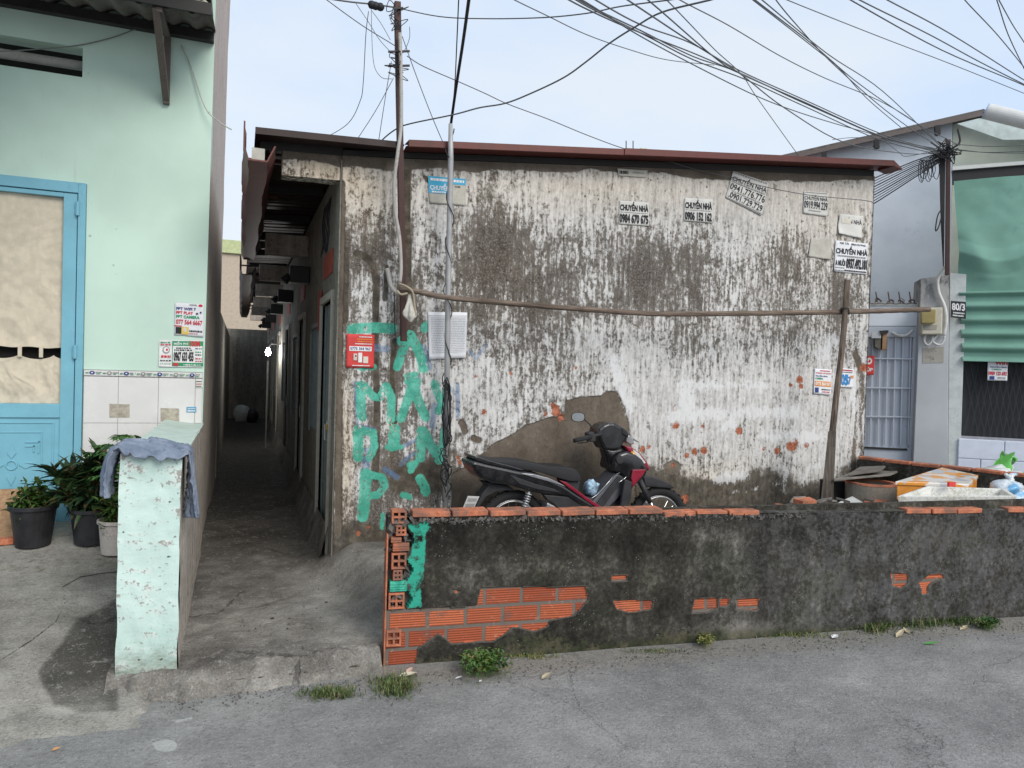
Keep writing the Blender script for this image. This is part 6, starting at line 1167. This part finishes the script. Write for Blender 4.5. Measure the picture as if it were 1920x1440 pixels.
# white foam tray
ft=thing('foam_tray','large shallow grimy white foam box without lid beside the street wall','foam box',ony(1790,950,3.9)); 
oc=[onz(1682,930,.79),onz(1737,916,.79),onz(1885,921,.79),onz(1906,935,.79)]
zt2_=.79; oc=[np.array([p[0],p[1],zt2_+dz]) for p,dz in zip(oc,(.0,.02,.02,.02))]
def inset(P,k): c=sum(P)/len(P); return [p+(c-p)*k for p in P]
ic=inset(oc,.1); ib=[p-[0,0,.13] for p in inset(oc,.22)]; ob=[p-[0,0,.17] for p in inset(oc,.08)]
m=MB(); m.add(oc+ic+ib+ob,[(i,(i+1)%4,4+(i+1)%4,4+i) for i in range(4)]+[(4+i,4+(i+1)%4,8+(i+1)%4,8+i) for i in range(4)]+[(8,9,10,11)]+[(12+i,12+(i+1)%4,(i+1)%4,i) for i in range(4)]+[(15,14,13,12)])
n=NT('grimy_foam'); f=n.noise(60,6,.7); g=n.noise(5,5,.6); M_FOAM=n.fin(n.mix(n.mul(n.step(n.add(n.mul(f,.6),n.mul(g,.4)),.46,.6),.8),(.7,.7,.66),(.4,.38,.3)),.8,f,.3,.004); m.build('foam_shell',M_FOAM,ft,bevel=.006)
# orange and white printed carton
cb_=thing('printed_carton','orange and white taped carton lying behind the white foam box','carton',ony(1755,930,4.4))
def m_carton():
    n=NT('printed_carton_top'); u=n.vor(9,n.map((1,1.6,1)),out=1); s=n.sep(u); c=n.mix(n.step(s[0],.5,.52),(.68,.64,.58),(.72,.3,.05)); c=n.mix(n.step(s[1],.72,.74),c,(.45,.47,.5)); return n.fin(c,.35,n.noise(12),.2,.01,Coat_Weight=.3)
q=[onz(1682,906,.82),onz(1765,889,.82),onz(1832,899,.82),onz(1815,911,.82)]; zc=.83; q=[np.array([p[0],p[1],zc+dz]) for p,dz in zip(q,(-.02,.02,.0,-.02))]
MB().prism([p-[0,0,.12] for p in q],(0,0,.115)).build('carton_body',plain((.68,.27,.04),.5,var=.2,dirt=.1),cb_,bevel=.006); m_=MB(); m_.prism([p-[0,0,.004] for p in inset(q,-.04)],(0,0,.03)); m_.build('carton_lid',m_carton(),cb_,bevel=.006)
MB().obox(onz(1784,908,.84),(.035,0,.0),(0,.01,0),(0,0,.018)).build('red_label',M_REDP,cb_,bevel=.003)
# plastic sacks at far right
def bagmat(c1,c2,sc=3):
    n=NT('plastic_sack'); a=n.noise(sc,3); w_=n.noise(20,5,.6); return n.fin(n.mix(n.step(a,.49,.53),c1,c2),.3,w_,.6,.012,0,.5,Coat_Weight=.3)
def sack(px_,py_,dep,r,seed,mat,label,amp=.4): 
    c=ony(px_,py_,dep); mb=lump(c,r,seed,36,26,amp); return mb,c
mb,c=sack(1878,893,4.35,(.24,.18,.085),7,None,None,.6)
sk=thing('plastic_sack','white and green plastic rubbish sack heaped on the wall corner at right','bag',c); mb.build('sack_body',bagmat((.62,.64,.62),(.16,.5,.1),4),sk,smooth=True)
fl_=MB(); tipp=ony(1898,862,4.35)
fl_.grid(lambda U,V:c+np.stack([.02+.16*(U-.5)*(1.2-V)+.06*V+.02*np.sin(U*17),(.06*np.sin(U*9+V*3)),.05+.14*V+.03*np.sin(U*13)],1),24,16); fl_.build('sack_neck',bagmat((.6,.63,.6),(.14,.5,.09),5),sk,smooth=True,solid=.002)
mb,c=sack(1892,925,3.85,(.16,.12,.10),13,None,None,.5)
sk=thing('plastic_bag','knotted white and light blue plastic bag at the far right of the yard','bag',c); mb.build('bag_body',bagmat((.6,.66,.7),(.15,.42,.7),5),sk,smooth=True)
MB().tube(curve([c+[0,0,.08],c+[-.01,0,.13],c+[-.07,-.01,.155]]),[.03]*4+[.022]*4+[.014]*4+[.006],8).tube(curve([c+[0,0,.09],c+[.02,0,.14],c+[.08,.0,.15]]),[.03]*4+[.02]*4+[.014]*4+[.006],8).build('bag_knot',bagmat((.62,.66,.68),(.2,.45,.7),6),sk,smooth=True)
wd=thing('yard_weed','small broad leaved weed behind the orange carton','plant',ony(1700,890,4.98)); lf=MB()
for k in range(14): leaf(lf,ony(1700+rr.gauss(0,9),884+rr.gauss(0,6),4.98),rdir(-.3,1),(0,0,1),.06,.045)
lf.build('leaves',M_LEAFM,wd)
# distant water tank and starter bars over the roof
tk=thing('far_water_tank','distant pale yellow water tank seen over the brown roof edge','tank',ony(1200,300,16)); MB().tube([ony(1188,286,16),ony(1218,288,16)],.09,20).tube([ony(1200,279,16.3),ony(1212,279,16.3)],.02,8).build('tank_body',plain((.55,.5,.36),.6),tk,smooth=True); MB().bar(ony(1188,296,16),ony(1220,298,16),.3,.12).build('tank_base',plain((.4,.38,.33),.8),tk)
for x in (1174,1187,1175.5): MB().tube([ony(x,264 if x!=1175.5 else 280,15.5),ony(x,312,15.5)],.012,6).build('steel_starter_bar',M_DARKMETAL,label='one of the thin steel bars poking up over the roof beside the far tank',cat='steel bar',group='starter bars over the roof')
# ================================================================ WEEDS, LEAVES AND LITTER
def tuft(name,label,cx,cy,rx,ry,n,h,mat,kindf='grass',group='weeds along the foot of the low wall'):
    c=onz(cx,cy,0); t=thing(name,label,'weed',c,group); mb=MB()
    for k in range(n):
        p=onz(cx+random.gauss(0,rx*.5),cy+random.gauss(0,ry*.5),.0); hh=h*random.uniform(.4,1)
        if kindf=='grass': d=rdir(.5,1.4); s=np.cross(d,(0,0,1)); s=s/np.linalg.norm(s)*.003; tip=p+d*hh+np.array([d[0],d[1],-.3])*hh*.35; mid=p+d*hh*.6; mb.add([p-s,p+s,mid+s*.7,mid-s*.7,tip],[(0,1,2,3),(3,2,4)])
        else:
            b=p+np.array([0,0,hh]); 
            for q in range(3): leaf(mb,b+rdir()*.012,rdir(-.2,1),(0,0,1),.028,.016)
            mb.add([p-[.001,0,0],p+[.001,0,0],b],[(0,1,2)])
    mb.build('blades' if kindf=='grass' else 'leaves',mat,t)
M_GRASS=leafmat('grass_blade',(.05,.09,.02),(.12,.15,.05),(.22,.19,.1))
tuft('weed_tuft','grassy tuft on the street below the broken brick corner',740,1290,36,18,600,.06,M_GRASS); tuft('weed_tuft','largest bright green leafy weed at the foot of the low wall',905,1260,40,16,190,.085,M_LEAFM,'leaf'); tuft('weed_tuft','long flat patch of grass at the kerb below the alley mouth',622,1302,46,10,520,.045,M_GRASS)
tuft('weed_tuft','tiny yellow flowering weed at the middle of the wall foot',1324,1209,12,7,50,.04,M_LEAFY,'leaf'); tuft('weed_tuft','grass tuft under the rightmost exposed bricks, left one',1640,1176,34,12,520,.085,M_GRASS); tuft('weed_tuft','grass tuft under the rightmost exposed bricks, wide middle one',1722,1166,50,14,700,.09,M_GRASS); tuft('weed_tuft','sparse weeds at the wall foot towards the right edge',1800,1166,46,11,420,.06,M_GRASS); tuft('weed_tuft','small dark weed nearest the right edge of the street wall',1852,1178,14,7,110,.05,M_LEAFM,'leaf'); tuft('weed_tuft','thin moss like fringe of grass along the wall left of the yellow weed',1225,1222,60,5,150,.022,M_GRASS); tuft('weed_tuft','faint dry grass at the wall right of the big green weed',1000,1232,50,6,140,.03,M_LEAFY)
tuft('weed_tuft','low dry grass at the wall foot between the yellow weed and right tufts',1480,1192,90,5,260,.03,M_LEAFY)
def litter(name,label,px_,py_,l,w_,mat,ang=None,cat='leaf'):
    c=onz(px_,py_,.006); a=random.uniform(0,PI) if ang is None else ang; mb=MB(); leaf(mb,c,(math.cos(a),math.sin(a),.05),(0,0,1),l,w_,fold=.15,curl_=-.12); mb.build(name,mat,label=label,cat=cat,group='litter on the street',solid=.0012)
M_DRY=plain((.5,.42,.28),.8); 
litter('dry_leaf','pale dry leaf lying on the asphalt below the wall middle',1015,1273,.075,.03,M_DRY,.5); litter('dry_leaf','cream crumpled leaf on the grass tuft below the brick corner',745,1268,.1,.05,plain((.6,.54,.4),.8),-.2); litter('dry_leaf','small pinkish dry leaf beside the cream one',762,1262,.06,.03,plain((.6,.42,.32),.8),.8)
litter('green_leaf','single fresh green leaf on the asphalt at right',1730,1207,.10,.024,plain((.08,.35,.06),.5),-.4); litter('dry_leaf','long brown dry leaf left of the green one',1680,1195,.14,.035,M_DRY,.4); litter('paper_scrap','white crumpled scrap near the wall left of the weeds',1560,1196,.06,.04,M_WHITE,.2,'scrap'); litter('dry_leaf','curled dry leaf right of the long brown one',1706,1188,.08,.03,M_DRY,1.2); litter('dry_leaf','tiny orange leaf at the bottom left of the street',97,1407,.03,.02,plain((.6,.3,.12),.7),.3); litter('paper_scrap','tiny white scrap right of the big green weed',898,1278,.02,.014,M_WHITE,.3,'scrap'); litter('paper_scrap','small grey white shard left of the big green weed',853,1272,.04,.012,M_WHITE,.1,'scrap')
litter('dry_leaf','dry leaf under the right weeds nearest the edge',1800,1181,.1,.03,M_DRY,.2)
rr=random.Random(33); gv=MB()
for k in range(900):
    t=rr.random(); x=rr.uniform(300,1920); yl=np.interp(x,[217,335,720,1920],[1318,1310,1265,1165])+abs(rr.gauss(0,14))*(1+.0)+2; c=onz(x,yl,.001); r=rr.uniform(.001,.0042); a=[np.array([rr.gauss(0,1) for _ in range(3)]) for _ in range(3)]; a=[q/np.linalg.norm(q)*r for q in a]; a[2]*=.5; gv.obox(c,*a)
for k in range(160):
    c=onz(rr.uniform(390,620),rr.uniform(880,1230),.112); r=rr.uniform(.0008,.0028); a=[np.array([rr.gauss(0,1) for _ in range(3)])*r for _ in range(3)]; gv.obox(c,*a)
gv.build('grit',M_MORTAR,label='loose grit and crumbs along the wall foot and alley',cat='grit',kind='stuff')
S.cycles.max_bounces=6; S.cycles.diffuse_bounces=3; S.cycles.glossy_bounces=2; S.cycles.transmission_bounces=2; S.cycles.transparent_max_bounces=4
